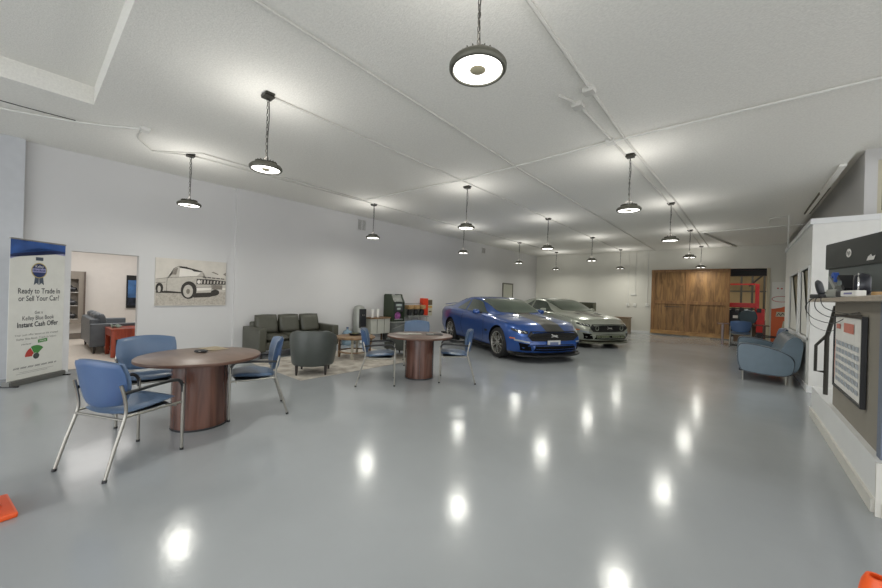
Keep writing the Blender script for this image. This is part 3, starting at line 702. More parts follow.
bm = B(); lathe(bm, [(0, .455), (.034, .455), (.034, .49), (0, .49)], 16); new_obj('cap', bm, mat('cap_blue', (60, 84, 120), .4), t, smooth=40)
t = thing('console_table', 'narrow pale console cabinet with brown wooden top by the left wall', 'console', (WX+.21, 6.86, 0))
bm = B(); box(bm, -.21, .21, -.38, .38, .70, .735, .004, 1); new_obj('tabletop', bm, W_rustic, t)
bm = B(); box(bm, -.18, .18, -.36, .36, .26, .70); new_obj('cabinet_body', bm, mat('pale_grey_panel', (176, 176, 166), .5), t)
bm = B(); box(bm, .18, .185, -.14, -.13, .27, .69); box(bm, .18, .185, .13, .14, .27, .69); new_obj('door_gap', bm, M_darkmetal, t)
for sx in (-1, 1):
    for sy in (-1, 1):
        bm = B(); box(bm, sx*.18-.02, sx*.18+.02, sy*.34-.02, sy*.34+.02, 0, .26); new_obj('leg', bm, W_rustic, t)
for k, y in enumerate((6.66, 6.86)):
    t = thing('cup_sleeve', ['left of two tall white cup stacks on the console', 'right of two tall white cup stacks on the console'][k], 'cups', (WX+.24, y, .7355))
    bm = B(); lathe(bm, [(0, 0), (.034, 0), (.042, .24), (0, .24)], 20); new_obj('cup_stack', bm, M_paper, t, smooth=40)
    bm = B(); lathe(bm, [(.040, .232), (.046, .236), (.046, .246), (.036, .246)], 20); new_obj('rim', bm, M_white, t, smooth=40)
# cabinet below the green machine
t = thing('base_cabinet', 'low dark grey cabinet with drawers under the green coffee machine', 'cabinet', (WX+.28, 7.61, 0))
bm = B(); box(bm, -.28, .26, -.33, .35, 0, .56, .005, 1); new_obj('cabinet_body', bm, mat('cab_grey', (92, 94, 92), .5), t)
bm = B(); box(bm, -.28, .29, -.345, .36, .56, .60, .004, 1); new_obj('worktop', bm, M_silver, t)
for k in range(3):
    bm = B(); box(bm, .26, .275, -.31, .33, .04+k*.175, .20+k*.175, .003, 1); dr = new_obj('drawer', bm, mat('cab_front', (110, 112, 108), .45), t)
    bm = B(); tube(bm, [(.275, -.1, .16+k*.175), (.29, -.1, .16+k*.175), (.29, .08, .16+k*.175), (.275, .08, .16+k*.175)], .006, 6); new_obj('handle', bm, M_metal, dr)
t = thing('coffee_machine', 'tall dark green coffee vending machine on the low grey cabinet', 'coffee machine', (WX+.26, 7.52, .601))
bm = B(); prism(bm, [(-.24, -.25, 0), (.22, -.25, 0), (.22, -.25, .60), (.10, -.25, .84), (-.20, -.25, .84), (-.24, -.25, .80)], (0, .04, 0)); prism(bm, [(-.24, .17, 0), (.22, .17, 0), (.22, .17, .60), (.10, .17, .84), (-.20, .17, .84), (-.24, .17, .80)], (0, .04, 0)); box(bm, -.24, .20, -.21, .17, 0, .05); box(bm, -.24, .15, -.21, .17, .05, .60); prism(bm, [(-.20, -.21, .6), (.19, -.21, .6), (.19, -.21, .61), (.08, -.21, .82), (-.20, -.21, .82)], (0, .38, 0))
new_obj('housing', bm, M_green, t)
bm = B(); box(bm, .15, .205, -.20, .16, .30, .58, .01); fp = new_obj('front_panel', bm, mat('panel_dark', (60, 60, 56), .3), t)
bm = B(); box(bm, .205, .209, -.14, .10, .47, .54); box(bm, .205, .209, -.09, .05, .36, .42); new_obj('display', bm, mat('display_grey', (150, 158, 150), .2, emit=(150, 160, 150), estr=.15), fp)
bm = B(); lathe(bm, [(0, .0), (.11, .0), (.12, .004), (0, .006)], 28, (.152, -.02, .17), 'x'); new_obj('round_picture', bm, mat('magenta_print', (150, 84, 140), .4, noise=.5, nscale=14), t)
bm = B(); box(bm, .15, .22, -.20, .16, .05, .075); new_obj('drip_tray', bm, M_silver, t)
# drink stand: chrome rack with three urns
rack = thing('drink_stand', 'slender metal stand carrying the row of drink dispensers', 'stand', (WX+.25, 8.45, 0))
for sy in (-.40, 0, .40):
    for sx in (-1, 1):
        bm = B(); tube(bm, [(sx*.16, sy, 0), (sx*.16, sy, .72)], .014, 8); new_obj('leg', bm, M_metal, rack, smooth=60)
bm = B(); box(bm, -.2, .2, -.47, .45, .70, .725, .003, 1); new_obj('shelf', bm, M_silver, rack)
bm = B(); tube(bm, [(-.16, -.48, .72), (-.16, -.48, 1.14), (-.16, .44, 1.14), (-.16, .44, .72)], .012, 8); new_obj('upper_rail', bm, M_metal, rack, smooth=60)
for k in range(3):
    y = 8.45-.33+k*.29
    t = thing('drink_dispenser', ['leftmost', 'middle', 'rightmost'][k]+' of the three drink dispensers on the metal stand', 'dispenser', (WX+.27, y, .7255), 0, 'drink dispensers on the metal stand')
    bm = B(); box(bm, -.12, .10, -.11, .11, 0, .03, .005, 1); box(bm, -.12, -.04, -.11, .11, .03, .26); new_obj('body', bm, M_silver, t)
    bm = B(); box(bm, -.12, .12, -.115, .115, .24, .37, .015); new_obj('top_tank', bm, mat('tank_amber', (168, 136, 92), .3, noise=.3, nscale=10), t, smooth=40)
    bm = B(); lathe(bm, [(0, .032), (.06, .032), (.075, .07), (.07, .2), (.05, .23), (0, .23)], 20, (.04, 0, 0)); tn = new_obj('black_pot', bm, M_black, t, smooth=50)
    bm = B(); tube(bm, [(.10, 0, .2), (.135, 0, .18), (.135, 0, .1), (.105, 0, .07)], .01, 6, 4); new_obj('handle', bm, M_black, tn, smooth=60)
t = thing('extinguisher_box', 'orange red wall box right of the drink dispensers', 'box', (WX-.01, 9.05, .72))
bm = B(); box(bm, 0, .18, -.12, .12, 0, .60, .01); new_obj('case', bm, M_orangered, t, smooth=40)
bm = B(); box(bm, .18, .187, -.10, .10, .05, .55, .003, 1); bx_ = new_obj('door', bm, M_orangered, t)
bm = B(); box(bm, .187, .2, -.09, -.08, .26, .34); new_obj('latch', bm, M_metal, bx_)
t = thing('wall_poster', 'beige poster with dark top beside the orange red wall box', 'poster', (WX-.01, 9.43, .70))
bm = B(); box(bm, 0, .015, -.09, .14, 0, .58); new_obj('sheet', bm, M_beige, t)
bm = B(); box(bm, .015, .018, -.08, .13, .38, .56); box(bm, .015, .018, -.05, .10, .12, .17); new_obj('printed_block', bm, mat('brown_print', (92, 78, 60), .6), t)
bm = B(); box(bm, .015, .018, -.08, .13, .28, .34); new_obj('amber_block', bm, mat('amber_print', (196, 156, 70), .6), t)
# outlet boxes etc. near
# --- framed canvas on the left wall
def canvas():
    y0, y1, z0, z1 = 1.615, 2.835, 1.10, 2.03; W = y1-y0; Hh = z1-z0
    t = thing('canvas_print', 'sepia pencil drawing of a classic fastback car on canvas on the left wall', 'picture', (XL+.002, y0, z0))
    bm = B(); box(bm, 0, .035, 0, W, 0, Hh, .003, 1); new_obj('canvas', bm, mat('canvas_paper', (206, 200, 190), .8, noise=.06, nscale=6), t)
    D = mat('pencil_dark', (58, 54, 50), .8, noise=.4, nscale=60); Md = mat('pencil_mid', (128, 121, 112), .8, noise=.2, nscale=40); Lt = mat('pencil_light', (190, 184, 174), .8, noise=.08, nscale=20); Wh = mat('pencil_white', (226, 221, 212), .8)
    # u runs left to right as seen from the room: +Y
    f = Flat((.036, 0, 0), (0, 1, 0), (0, 0, 1), t); n = Vector((1, 0, 0)); f.n = n
    def S(pts):
        out = []
        for x, y in pts:
            u = (x-40)/700; top = 58+42*u; out.append((u*W, (523-y)/(523-top)*Hh))
        return out
    def E(cx, cy, rx, ry, n=22): return S([(cx+rx*math.cos(2*PI*i/n), cy+ry*math.sin(2*PI*i/n)) for i in range(n)])
    G = mat('ground_sketch', (178, 171, 160), .8, noise=.2, nscale=40)
    f.poly('ground_tone', [S([(45, 390), (300, 395), (735, 390), (738, 515), (45, 518)])], G, .001)
    f.poly('ground_shadow', [S([(45, 378), (290, 388), (300, 404), (150, 400), (48, 398)]), S([(400, 402), (590, 395), (640, 425), (560, 440), (400, 446)])], D, .002)
    f.poly('car_body', [S([(45, 266), (110, 262), (150, 252), (180, 225), (205, 162), (250, 140), (330, 148), (420, 170), (487, 190), (500, 236), (610, 244), (736, 262), (736, 385), (590, 382), (420, 396), (285, 392), (120, 378), (45, 385)])], Lt, .003)
    f.poly('side_window', [S([(182, 222), (212, 166), (243, 156), (228, 222)])], Md, .004)
    f.poly('windscreen', [S([(262, 160), (330, 160), (420, 182), (470, 200), (430, 234), (255, 245)])], Wh, .004)
    f.poly('roof_shade', [S([(255, 142), (330, 150), (420, 172), (487, 190), (470, 196), (400, 190), (380, 176), (258, 154)])], D, .005)
    f.poly('grille', [S([(430, 262), (580, 268), (736, 285), (736, 318), (590, 318), (430, 315)])], D, .005)
    f.poly('grille_teeth', [S([(470+34*k, 272+2.2*k), (486+34*k, 273+2.2*k), (482+34*k, 310), (466+34*k, 308)]) for k in range(8)], Lt, .006)
    f.poly('headlamp', [E(450, 290, 17, 20)], Wh, .007)
    f.poly('bumper', [S([(415, 350), (580, 346), (735, 350), (735, 372), (580, 372), (415, 378)])], Wh, .006)
    f.poly('number_plate', [S([(588, 320), (700, 324), (700, 368), (588, 366)])], Md, .007)
    f.poly('wheel_arch', [E(352, 372, 78, 86), E(78, 352, 34, 50), E(622, 396, 46, 30)], D, .0062)
    f.poly('wheel', [E(345, 382, 48, 62)], Lt, .008); f.poly('wheel', [E(76, 362, 14, 32)], Lt, .008)
    f.poly('wheel_hub', [E(345, 384, 18, 26)], Md, .009)
    f.stroke('pencil_line', [S(q) for q in ([(45, 266), (150, 252), (180, 225), (205, 162), (250, 140), (330, 148)], [(150, 252), (430, 236), (500, 236)], [(145, 256), (142, 378)], [(415, 345), (580, 343)], [(430, 260), (420, 345)], [(45, 300), (130, 296)], [(120, 378), (285, 392)], [(580, 268), (582, 372)])], .006, D, .0085)
    f.stroke('vent_line', [S([(490+48*k, 244+4*k), (524+48*k, 247+4*k)]) for k in range(5)], .018, D, .0085)
    f.poly('tree_scribble', [S([(578, 198), (600, 192), (655, 214), (650, 222), (610, 208)]), S([(705, 215), (735, 200), (735, 235)])], Md, .002)
canvas()

# --- roll-up banner near the entrance
def banner():
    a = Vector((-7.78, -.14, 0)); b = Vector((-8.36, .415, 0)); u = (b-a); W = u.length; u.normalize(); n = Vector((u.y, -u.x, 0))
    if n.dot(-a) < 0: n = -n
    Hh = 2.02; t = thing('rollup_banner', 'white roll-up banner with blue top about trading in a car, beside the office opening', 'banner', ((a+b)/2)[:])
    v = Vector((0, 0, 1)); O = u*(-W/2)
    bm = B(); obox(bm, v*.04, u, n, v, W+.02, .12, .075); bmesh.ops.bevel(bm, geom=bm.edges[:], offset=.012, segments=2, affect='EDGES'); new_obj('base_cassette', bm, mat('cassette_silver', (120, 120, 116), .35, metal=.5), t)
    for s in (-.48, .48):
        bm = B(); obox(bm, u*s*W+v*.008, n, u, v, .26, .04, .016); new_obj('foot', bm, M_dark, t)
    bm = B(); obox(bm, v*(.07+Hh/2), u, v, n, W, Hh, .004); new_obj('banner_sheet', bm, mat('banner_white', (222, 222, 216), .5), t)
    bm = B(); obox(bm, v*(.075+Hh), u, v, n, W+.01, .02, .02); new_obj('top_rail', bm, M_metal, t)
    bm = B(); tube(bm, [-n*.04+v*.05, -n*.03+v*(Hh+.06)], .01, 8); new_obj('pole', bm, M_metal, t)
    f = Flat(O+v*.07+n*.003, u, v, t); f.n = n
    blue = mat('banner_blue', (44, 84, 152), .4, noise=.35, nscale=4); navy = mat('banner_navy', (34, 50, 98), .4); lil = mat('banner_lilac', (150, 150, 190), .5); tx = mat('banner_text', (58, 60, 66), .6); tg = mat('banner_grey_text', (140, 140, 138), .6)
    N = 16; arc = lambda h0: [(W*i/N, Hh-h0+.14*math.sin(PI/2*min(1, i/N*1.6))-.07*max(0, i/N-.62)) for i in range(N+1)]
    f.poly('lilac_swoosh', [[(0, Hh)]+arc(.285)+[(W, Hh)]], lil, .0005)
    f.poly('navy_swoosh', [[(0, Hh)]+arc(.26)+[(W, Hh)]], navy, .001)
    f.poly('blue_header', [[(0, Hh)]+arc(.225)+[(W, Hh)]], blue, .0015)
    cx, cz = W*.5, Hh-.43
    f.poly('badge_ribbon', [[(cx-.055, cz-.06), (cx-.075, cz-.22), (cx-.035, cz-.185), (cx-.005, cz-.22), (cx-.0, cz-.06)], [(cx+.055, cz-.06), (cx+.075, cz-.22), (cx+.035, cz-.185), (cx+.005, cz-.22), (cx, cz-.06)], [(cx-.055, cz+.15), (cx+.055, cz+.15), (cx+.055, cz+.2), (cx-.055, cz+.2)]], mat('ribbon_slate', (74, 84, 98), .5), .001)
    f.poly('badge_ring', [disc2(cx, cz, .115, 32)], mat('badge_gold', (178, 162, 96), .4), .0015)
    f.poly('badge_disc', [disc2(cx, cz, .102, 32)], navy, .002)
    f.poly('badge_band', [[(cx-.1, cz-.028), (cx+.1, cz-.028), (cx+.1, cz+.03), (cx-.1, cz+.03)]], lil, .0025)
    f.text('badge_lettering', 'Kelley', cx, cz+.06, .05, M_paper, .003); f.text('badge_lettering', 'Blue Book', cx, cz+.001, .042, navy, .0032, bold=.001)
    f.text('headline', 'Ready to Trade In', cx+.02, Hh-.74, .112, tx, .001, bold=.001, sx=.76); f.text('headline', 'or Sell Your Car?', cx+.02, Hh-.85, .112, tx, .001, bold=.001, sx=.76)
    f.text('message', 'Get a', cx+.01, Hh-1.06, .062, tx, .001, sx=.85); f.text('message', 'Kelley Blue Book', cx+.01, Hh-1.14, .088, tx, .001, sx=.76); f.text('message', 'Instant Cash Offer', cx+.01, Hh-1.235, .105, tx, .001, bold=.0022, sx=.76)
    f.text('small_print', 'Your cash offer based on the trusted', cx, Hh-1.38, .042, tg, .001); f.text('small_print', 'Kelley Blue Book  Trade-In Values', cx, Hh-1.44, .042, tg, .001)
    gx, gz = cx-.02, Hh-1.71
    def ring(a0, a1, r0, r1): return disc2(gx, gz, r1, 10, R(a0), R(a1))+disc2(gx, gz, r0, 10, R(a1), R(a0))
    f.poly('gauge_red', [ring(120, 178, .05, .15)], mat('gauge_red', (184, 62, 54), .5), .001)
    f.poly('gauge_green', [ring(45, 116, .05, .16)], mat('gauge_green', (74, 140, 70), .5), .001)
    f.poly('gauge_hub', [disc2(gx+.01, gz, .045)], mat('gauge_hub', (70, 76, 74), .5), .002)
    f.poly('green_tag', [[(gx+.03, gz+.19), (gx+.17, gz+.20), (gx+.17, gz+.25), (gx+.03, gz+.24)]], mat('gauge_green', (74, 140, 70), .5), .001)
    f.stroke('tag_lettering', [[(gx+.055+.02*k, gz+.21), (gx+.065+.02*k, gz+.23)] for k in range(5)], .007, M_paper, .002); f.stroke('gauge_caption', [[(gx-.20+.02*k, gz+.185), (gx-.19+.02*k, gz+.20)] for k in range(7)], .007, tg, .001)
    f.stroke('footline', [[(W*.1+.0165*k, Hh-1.865), (W*.1+.0165*k+.008, Hh-1.845)] for k in range(38) if k % 6 != 5], .007, tx, .001)
    f.stroke('fine_line', [[(W*.2, Hh-1.92), (W*.82, Hh-1.92)], [(W*.15, Hh-1.94), (W*.7, Hh-1.94)]], .004, tg, .001)
banner()

# ------------------------------------------------------------------ office beyond the opening
sofa('office_sofa', 'steel grey leather sofa in the office seen through the opening', -11.25, 1.30, 0, 1.80, M_steelgrey, M_leg, seats=3, arm=.13, D=.80, tall=.86)
t = thing('side_table', 'red cherry wood side table beside the grey office sofa', 'table', (-9.95, 1.40, .006), R(2))
bm = B(); box(bm, -.33, .33, -.27, .27, .545, .575, .006, 1); new_obj('tabletop', bm, W_cherry, t)
bm = B(); box(bm, .30, .32, -.25, .25, .36, .545); box(bm, -.32, -.30, -.25, .25, .36, .545); box(bm, -.32, .32, -.26, -.24, .42, .545); box(bm, -.32, .32, .24, .26, .42, .545); new_obj('apron', bm, W_cherry, t)
for sx in (-1, 1):
    for sy in (-1, 1):
        bm = B(); box(bm, sx*.29-.035, sx*.29+.035, sy*.23-.035, sy*.23+.035, 0, .545, .004, 1); new_obj('leg', bm, W_cherry, t)
bm = B(); box(bm, -.27, .27, -.22, .22, .07, .095); new_obj('shelf', bm, W_cherry, t)
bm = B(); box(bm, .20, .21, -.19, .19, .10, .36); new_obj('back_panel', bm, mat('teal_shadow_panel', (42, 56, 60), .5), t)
t = thing('napkin_pile', 'crumpled pale green papers on the cherry side table', 'paper', (-10.05, 1.27, .586))
for k in range(3):
    bm = B(); grid(bm, lambda u, v: ((u-.5)*.2+.05*k-.05, (v-.5)*.15, .03+.035*math.sin(u*7+k)*math.cos(v*5)), 8, 6); bmesh.ops.solidify(bm, geom=bm.faces[:], thickness=.002); new_obj('sheet', bm, mat('pale_green_paper', (190, 204, 192), .6), t)
# showcase cabinet / picture with cars at the office wall
t = thing('display_shelf', 'shallow grey framed showcase of model cars hung on the far office wall', 'shelf', (-13.445, .62, .44))
bm = B()
for q in ((0, .18, -.55, -.40, 0, 1.36), (0, .18, .30, .40, 0, 1.36), (0, .18, -.40, .30, 1.16, 1.36), (0, .18, -.40, .30, 0, .10), (0, .02, -.40, .30, .10, 1.16)): box(bm, *q)
new_obj('cabinet_frame', bm, mat('shelf_taupe', (142, 134, 124), .5), t)
bm = B(); box(bm, 0, .20, .40, .43, 0, 1.36); new_obj('side_strip', bm, mat('strip_brown', (96, 84, 76), .5), t)
for k in range(3):
    bm = B(); box(bm, .02, .17, -.40, .30, .10+k*.35, .115+k*.35); new_obj('shelf', bm, mat('shelf_light', (206, 202, 196), .5), t)
for k in range(3):
    c = thing('model_car', ['model car on the lowest lit display shelf', 'model car on the middle display shelf', 'model car on the top display shelf'][k], 'model car', (-13.36, .72, .5565+k*.35), 0, 'model cars on the display shelf')
    col = [(60, 60, 62), (70, 70, 74), (44, 44, 48)][k]
    bm = B(); pad(bm, lambda u, v, h: (u*.07, v*.19, .08+h*.055), 8, 12, .5, 4); pad(bm, lambda u, v, h: (u*.055, -.02+v*.12, .145+h*.05), 8, 10, .6, 4); bd = new_obj('body', bm, mat('model_%d' % k, col, .25, coat=.5), c, smooth=60)
    for s in (-1, 1):
        for y in (-.11, .11):
            bm = B(); lathe(bm, [(0, -.012), (.036, -.012), (.036, .012), (0, .012)], 14, (s*.065, y, .036), 'x'); new_obj('tyre', bm, M_blackrub, c, smooth=40)
bm = B(); box(bm, -13.45, -13.42, -1.2, 1.16, 0, .16); struct(new_obj('baseboard_office', bm, mat('dark_base', (120, 112, 104), .6)))
t = thing('office_poster', 'dark framed blue poster of a car on the office wall', 'poster', (-13.42, 2.02, .82))
bm = B(); box(bm, -.02, .02, -.13, .6, 0, .94); new_obj('frame', bm, M_black, t)
bm = B(); box(bm, .02, .024, -.10, .57, .30, .80); new_obj('sky_area', bm, mat('poster_blue', (70, 110, 160), .4, noise=.4, nscale=4), t)
bm = B(); box(bm, .02, .024, -.10, .57, .08, .30); new_obj('car_area', bm, mat('poster_car', (40, 46, 60), .4, noise=.9, nscale=9), t)
# a return wall edge in the office, grey
bm = B(); box(bm, -11.6, -11.45, 2.05, 4.2, 0, 2.75); struct(new_obj('wall_partition', bm, mat('partition_grey', (150, 148, 146), .6)))

# ------------------------------------------------------------------ blue leather sofa at the booth wall
def blue_sofa():
    L = 1.95; t = thing('blue_sofa', 'slate blue leather sofa with rounded arms seen from its end, against the booth', 'sofa', (.43, 9.0, 0))
    # x: -.45 front .. +.42 back ; y along length 0..L
    prof = [(-.40, .22), (-.44, .35), (-.45, .55), (-.44, .66), (-.38, .71), (-.20, .705), (.0, .67), (.2, .60), (.34, .50), (.36, .35), (.32, .2), (.2, .155), (0, .15), (-.2, .16), (-.36, .185)]
    P = cr([(x, 0, z) for x, z in prof], 4, True)
    for k, y0 in enumerate((0, L-.2)):
        bm = B(); prism(bm, [(p.x, y0, p.z) for p in P], (0, .2, 0)); es = [e for e in bm.edges if abs(e.verts[0].co.y-e.verts[1].co.y) < 1e-5]
        bmesh.ops.bevel(bm, geom=es, offset=.025, segments=3, affect='EDGES'); a = new_obj('arm', bm, M_slate, t, smooth=40)
        bm = B(); tube(bm, [(p.x*.97-.002, y0+.004, (p.z-.43)*.97+.43) for p in P], .008, 6, closed=True); new_obj('piping', bm, M_slate_dark, a, smooth=60)
    bm = B(); box(bm, -.42, .33, .12, L-.12, .16, .34, .02); new_obj('base_frame', bm, M_slate_dark, t, smooth=40)
    n = 3; w = (L-.4)/n
    for k in range(n):
        cy = .2+w*(k+.5)
        bm = B(); pad(bm, lambda u, v, h: (-.12+u*.34, cy+v*w*.495, .43+h*.10), 12, 12, .2, 6); new_obj('seat_cushion', bm, M_slate, t, smooth=70)
        # back cushions lean; y profile
    def bp(y0, y1, name, mm):
        pr = [(.12, .45), (.16, .62), (.24, .80), (.33, .885), (.41, .87), (.455, .78), (.44, .55), (.40, .3), (.30, .25)]
        Q = cr([(x, 0, z) for x, z in pr], 4, True); bm = B(); prism(bm, [(p.x, y0, p.z) for p in Q], (0, y1-y0, 0)); es = [e for e in bm.edges if abs(e.verts[0].co.y-e.verts[1].co.y) < 1e-5]
        bmesh.ops.bevel(bm, geom=es, offset=.02, segments=3, affect='EDGES'); return new_obj(name, bm, mm, t, smooth=40)
    bp(.02, .2, 'back_end', M_slate)
    for k in range(n): bp(.2+w*k, .2+w*(k+1), 'back_cushion', M_slate)
    bp(L-.2, L-.02, 'back_end', M_slate)
    for x in (-.36, .25):
        for y in (.08, L-.08):
            bm = B(); tube(bm, [(x, y, .17), (x, y, 0)], .016, 10); new_obj('leg', bm, M_metal, t, smooth=60)
blue_sofa()
# waiting corner past the sofa
o = dup(ch, (.04, 15.6, .001), R(0), 'blue guest chair with its back turned, beyond the blue leather sofa'); o['group'] = 'blue guest chairs around the round tables'
o['label'] = 'blue guest chair beyond the slate blue sofa, in front of the workshop opening'; del o['group']
t = thing('waiting_table', 'dark topped table beyond the blue sofa in front of the workshop opening', 'table', (.15, 16.3, 0))
bm = B(); box(bm, -.75, .62, -.3, .3, .72, .75, .004, 1); new_obj('tabletop', bm, W_ped, t)
for sx in (-.6, .5):
    bm = B(); box(bm, sx-.03, sx+.03, -.25, .25, 0, .72); new_obj('leg', bm, W_ped, t)
bm = B(); box(bm, -.3, .3, .22, .26, .1, .70); new_obj('front_panel', bm, W_rustic, t)
t = dup(ch, (.62, 12.2, .001), R(100), 'blue guest chair half hidden between blue sofa and booth'); 
# red banner
def redbanner():
    p0 = at(770.5, 335, y=17.6); p1 = at(786, 335, y=17.6); W = .52; x0 = p0.x; Hh = at(775, 282, y=17.6).z
    t = thing('orange_banner', 'orange and white roll-up banner standing at the back wall beside the workshop opening', 'banner', (x0+W/2, 17.6, 0))
    bm = B(); box(bm, -W/2, W/2, -.06, .06, 0, .08, .01); new_obj('base_cassette', bm, M_silver, t)
    bm = B(); box(bm, -W/2, W/2, -.003, .003, .08, Hh); new_obj('banner_sheet', bm, M_paper, t)
    bm = B(); tube(bm, [(0, .03, .05), (0, .03, Hh)], .01, 8); new_obj('pole', bm, M_metal, t)
    f = Flat((-W/2, -.004, 0), (1, 0, 0), (0, 0, 1), t); f.n = Vector((0, -1, 0))
    og = mat('banner_orange', (206, 96, 48), .5); 
    f.poly('orange_field', [[(0, .1), (W, .1), (W, 1.50)]+[(W-W*i/8, 1.50-.14*math.sin(PI*i/8*.6)-.06*i/8) for i in range(1, 9)]], og, .001)
    f.stroke('red_swirl', [[(W*.5+W*.48*math.cos(a), 1.66+.10*math.sin(a)) for a in [2*PI*i/20 for i in range(21)]]], .018, mat('banner_red', (190, 60, 50), .5), .002)
    [f.poly('red_dot', [disc2(*d_)], mat('banner_red', (190, 60, 50), .5), .002) for d_ in ((.16, 2.05, .025), (.26, 2.04, .025), (.46, 2.05, .07))]
    f.poly('white_picture', [[(.12, 1.03), (.42, 1.03), (.44, 1.2), (.14, 1.2)], [(.28, .6), (.5, .6), (.5, .85), (.32, .88)]], M_beige, .002)
    f.stroke('dark_print', [[(.15, 1.06), (.2, 1.15), (.25, 1.07), (.3, 1.16), (.36, 1.08)]], .02, M_black, .003)
redbanner()

# ------------------------------------------------------------------ workshop contents
YS = 20.5
def sp(px, py, y=YS): return at(px, py, y=y)
t = thing('red_machine', 'red steel workshop machine frame seen through the back opening', 'machine', (sp(745, 330).x, YS, 0))
cx = t.location.x
def q(px0, px1, py0, py1, y=YS):
    a, b = sp(px0, py0, y), sp(px1, py1, y); return min(a.x, b.x)-cx, max(a.x, b.x)-cx, min(a.z, b.z), max(a.z, b.z)
x0, x1, z0, z1 = q(727, 757, 302.5, 308); bm = B(); box(bm, x0, x1, -.1, .1, z0, z1, .01); new_obj('beam', bm, M_red, t)
x0, x1, z0, z1 = q(755.5, 758.5, 284, 326); bm = B(); box(bm, x0, x1, -.08, .08, 0, z1, .01); new_obj('upright', bm, M_red, t)
x0, x1, z0, z1 = q(759, 764, 309, 327); bm = B(); box(bm, x0-.1, x1, -.3, .3, 0, z1, .02); new_obj('cabinet', bm, M_red, t)
x0, x1, z0, z1 = q(727, 757, 283.5, 285); bm = B(); box(bm, x0, x1, -.03, .03, z0, z1); new_obj('top_bar', bm, M_red, t)
x0, x1, z0, z1 = q(727, 752, 309, 325); bm = B(); box(bm, x0, x1, -.3, .25, .25, z1, .08, 3)
for k in range(5): box(bm, x0+.15+k*.28, x0+.3+k*.28, -.33, -.2, z1-.1, z1+.08, .01)
new_obj('motor_block', bm, mat('motor_dark', (26, 28, 32), .4), t, smooth=40)
xa = q(750, 757, 309, 325); bm = B(); lathe(bm, [(0, -.35), (.28, -.35), (.34, -.28), (.34, .2), (0, .2)], 28, ((xa[0]+xa[1])/2-.2, 0, (xa[2]+xa[3])/2), 'y'); new_obj('drum', bm, mat('drum_teal', (40, 62, 70), .4), t, smooth=40)
bm = B(); box(bm, -1.2, .6, -.35, .3, 0, .25); new_obj('plinth', bm, M_dark, t)
bm = B(); x0, x1, z0, z1 = q(733, 738, 315, 318); box(bm, x0, x1, -.306, -.30, z0, z1); new_obj('maker_plate', bm, M_paper, t)
t = thing('steel_rack', 'dark steel pipe rack behind the red machine in the workshop', 'rack', (sp(745, 330, 22.5).x, 22.5, 0)); cx = t.location.x
for px in (728, 741, 752, 764):
    x = sp(px, 300, 22.5).x-cx; bm = B(); box(bm, x-.04, x+.04, -.04, .04, 0, 3.0); new_obj('post', bm, M_darkmetal, t)
for z in (1.2, 2.05, 2.95):
    bm = B(); box(bm, -1.6, 1.35, -.03, .03, z-.03, z+.03); new_obj('cross_bar', bm, M_darkmetal, t)
bm = B(); tube(bm, [(.1, -.05, 2.3), (.7, -.05, 2.95)], .04, 8); new_obj('brace', bm, M_black, t)
bm = B(); box(bm, -3.9, 3.3, 19.5, 19.8, 2.62, 3.58); box(bm, -3.9, 3.3, 18.6, 18.75, 2.78, 3.4); struct(new_obj('trim_8', bm, M_black))
t = thing('shop_vac', 'dark drum standing on the workshop floor right of the red machine', 'drum', (1.0, 21.0, 0)); bm = B(); lathe(bm, [(0, 0), (.25, 0), (.27, .3), (.25, .6), (.1, .72), (0, .72)], 24); new_obj('drum', bm, mat('brown_dark', (60, 40, 34), .5), t, smooth=40)
bm = B(); tube(bm, [(-.15, 0, .7), (0, 0, .85), (.15, 0, .7)], .015, 8, 4); new_obj('handle', bm, M_dark, t, smooth=60)

# things standing behind the grey car at the back wall
t = thing('dark_printer_box', 'dark olive box on a stand behind the grey car', 'box', (at(585, 310, y=16.8).x, 16.8, 0))
bm = B(); box(bm, -.42, .42, -.25, .25, .9, 1.30, .02); new_obj('case', bm, mat('olive_dark', (66, 68, 50), .5), t, smooth=40)
bm = B(); box(bm, -.3, .3, -.2, .2, .0, .9); new_obj('stand', bm, M_darkmetal, t)
t = thing('low_cabinet', 'brown topped low cabinet behind the nose of the grey car', 'cabinet', (at(622, 322, y=17.3).x, 17.3, 0))
bm = B(); box(bm, -.3, .3, -.3, .3, 0, .66); new_obj('cabinet_body', bm, mat('cab_brown', (140, 122, 96), .5), t); bm = B(); box(bm, -.33, .33, -.33, .33, .66, .70); new_obj('top', bm, W_rustic, t)

# ------------------------------------------------------------------ traffic cones
def cone(x, y, z, lab, rz=0):
    t = thing('traffic_cone', lab, 'cone', (x, y, z), R(rz))
    bm = B(); box(bm, -.18, .18, -.18, .18, 0, .035, .012, 2); new_obj('base', bm, M_orange, t)
    bm = B(); lathe(bm, [(.0, .03), (.135, .03), (.125, .06), (.03, .68), (.022, .70), (.015, .70), (.015, .66), (0, .66)], 32); new_obj('cone_body', bm, M_orange, t, smooth=40)
    return t
cone(-3.60, -.20, 0, 'orange traffic cone at the left edge of the photo', 8)
p_ = at(877, 577, z=.70); cone(p_.x, p_.y, 0, 'orange traffic cone whose tip shows at the lower right corner', 20)

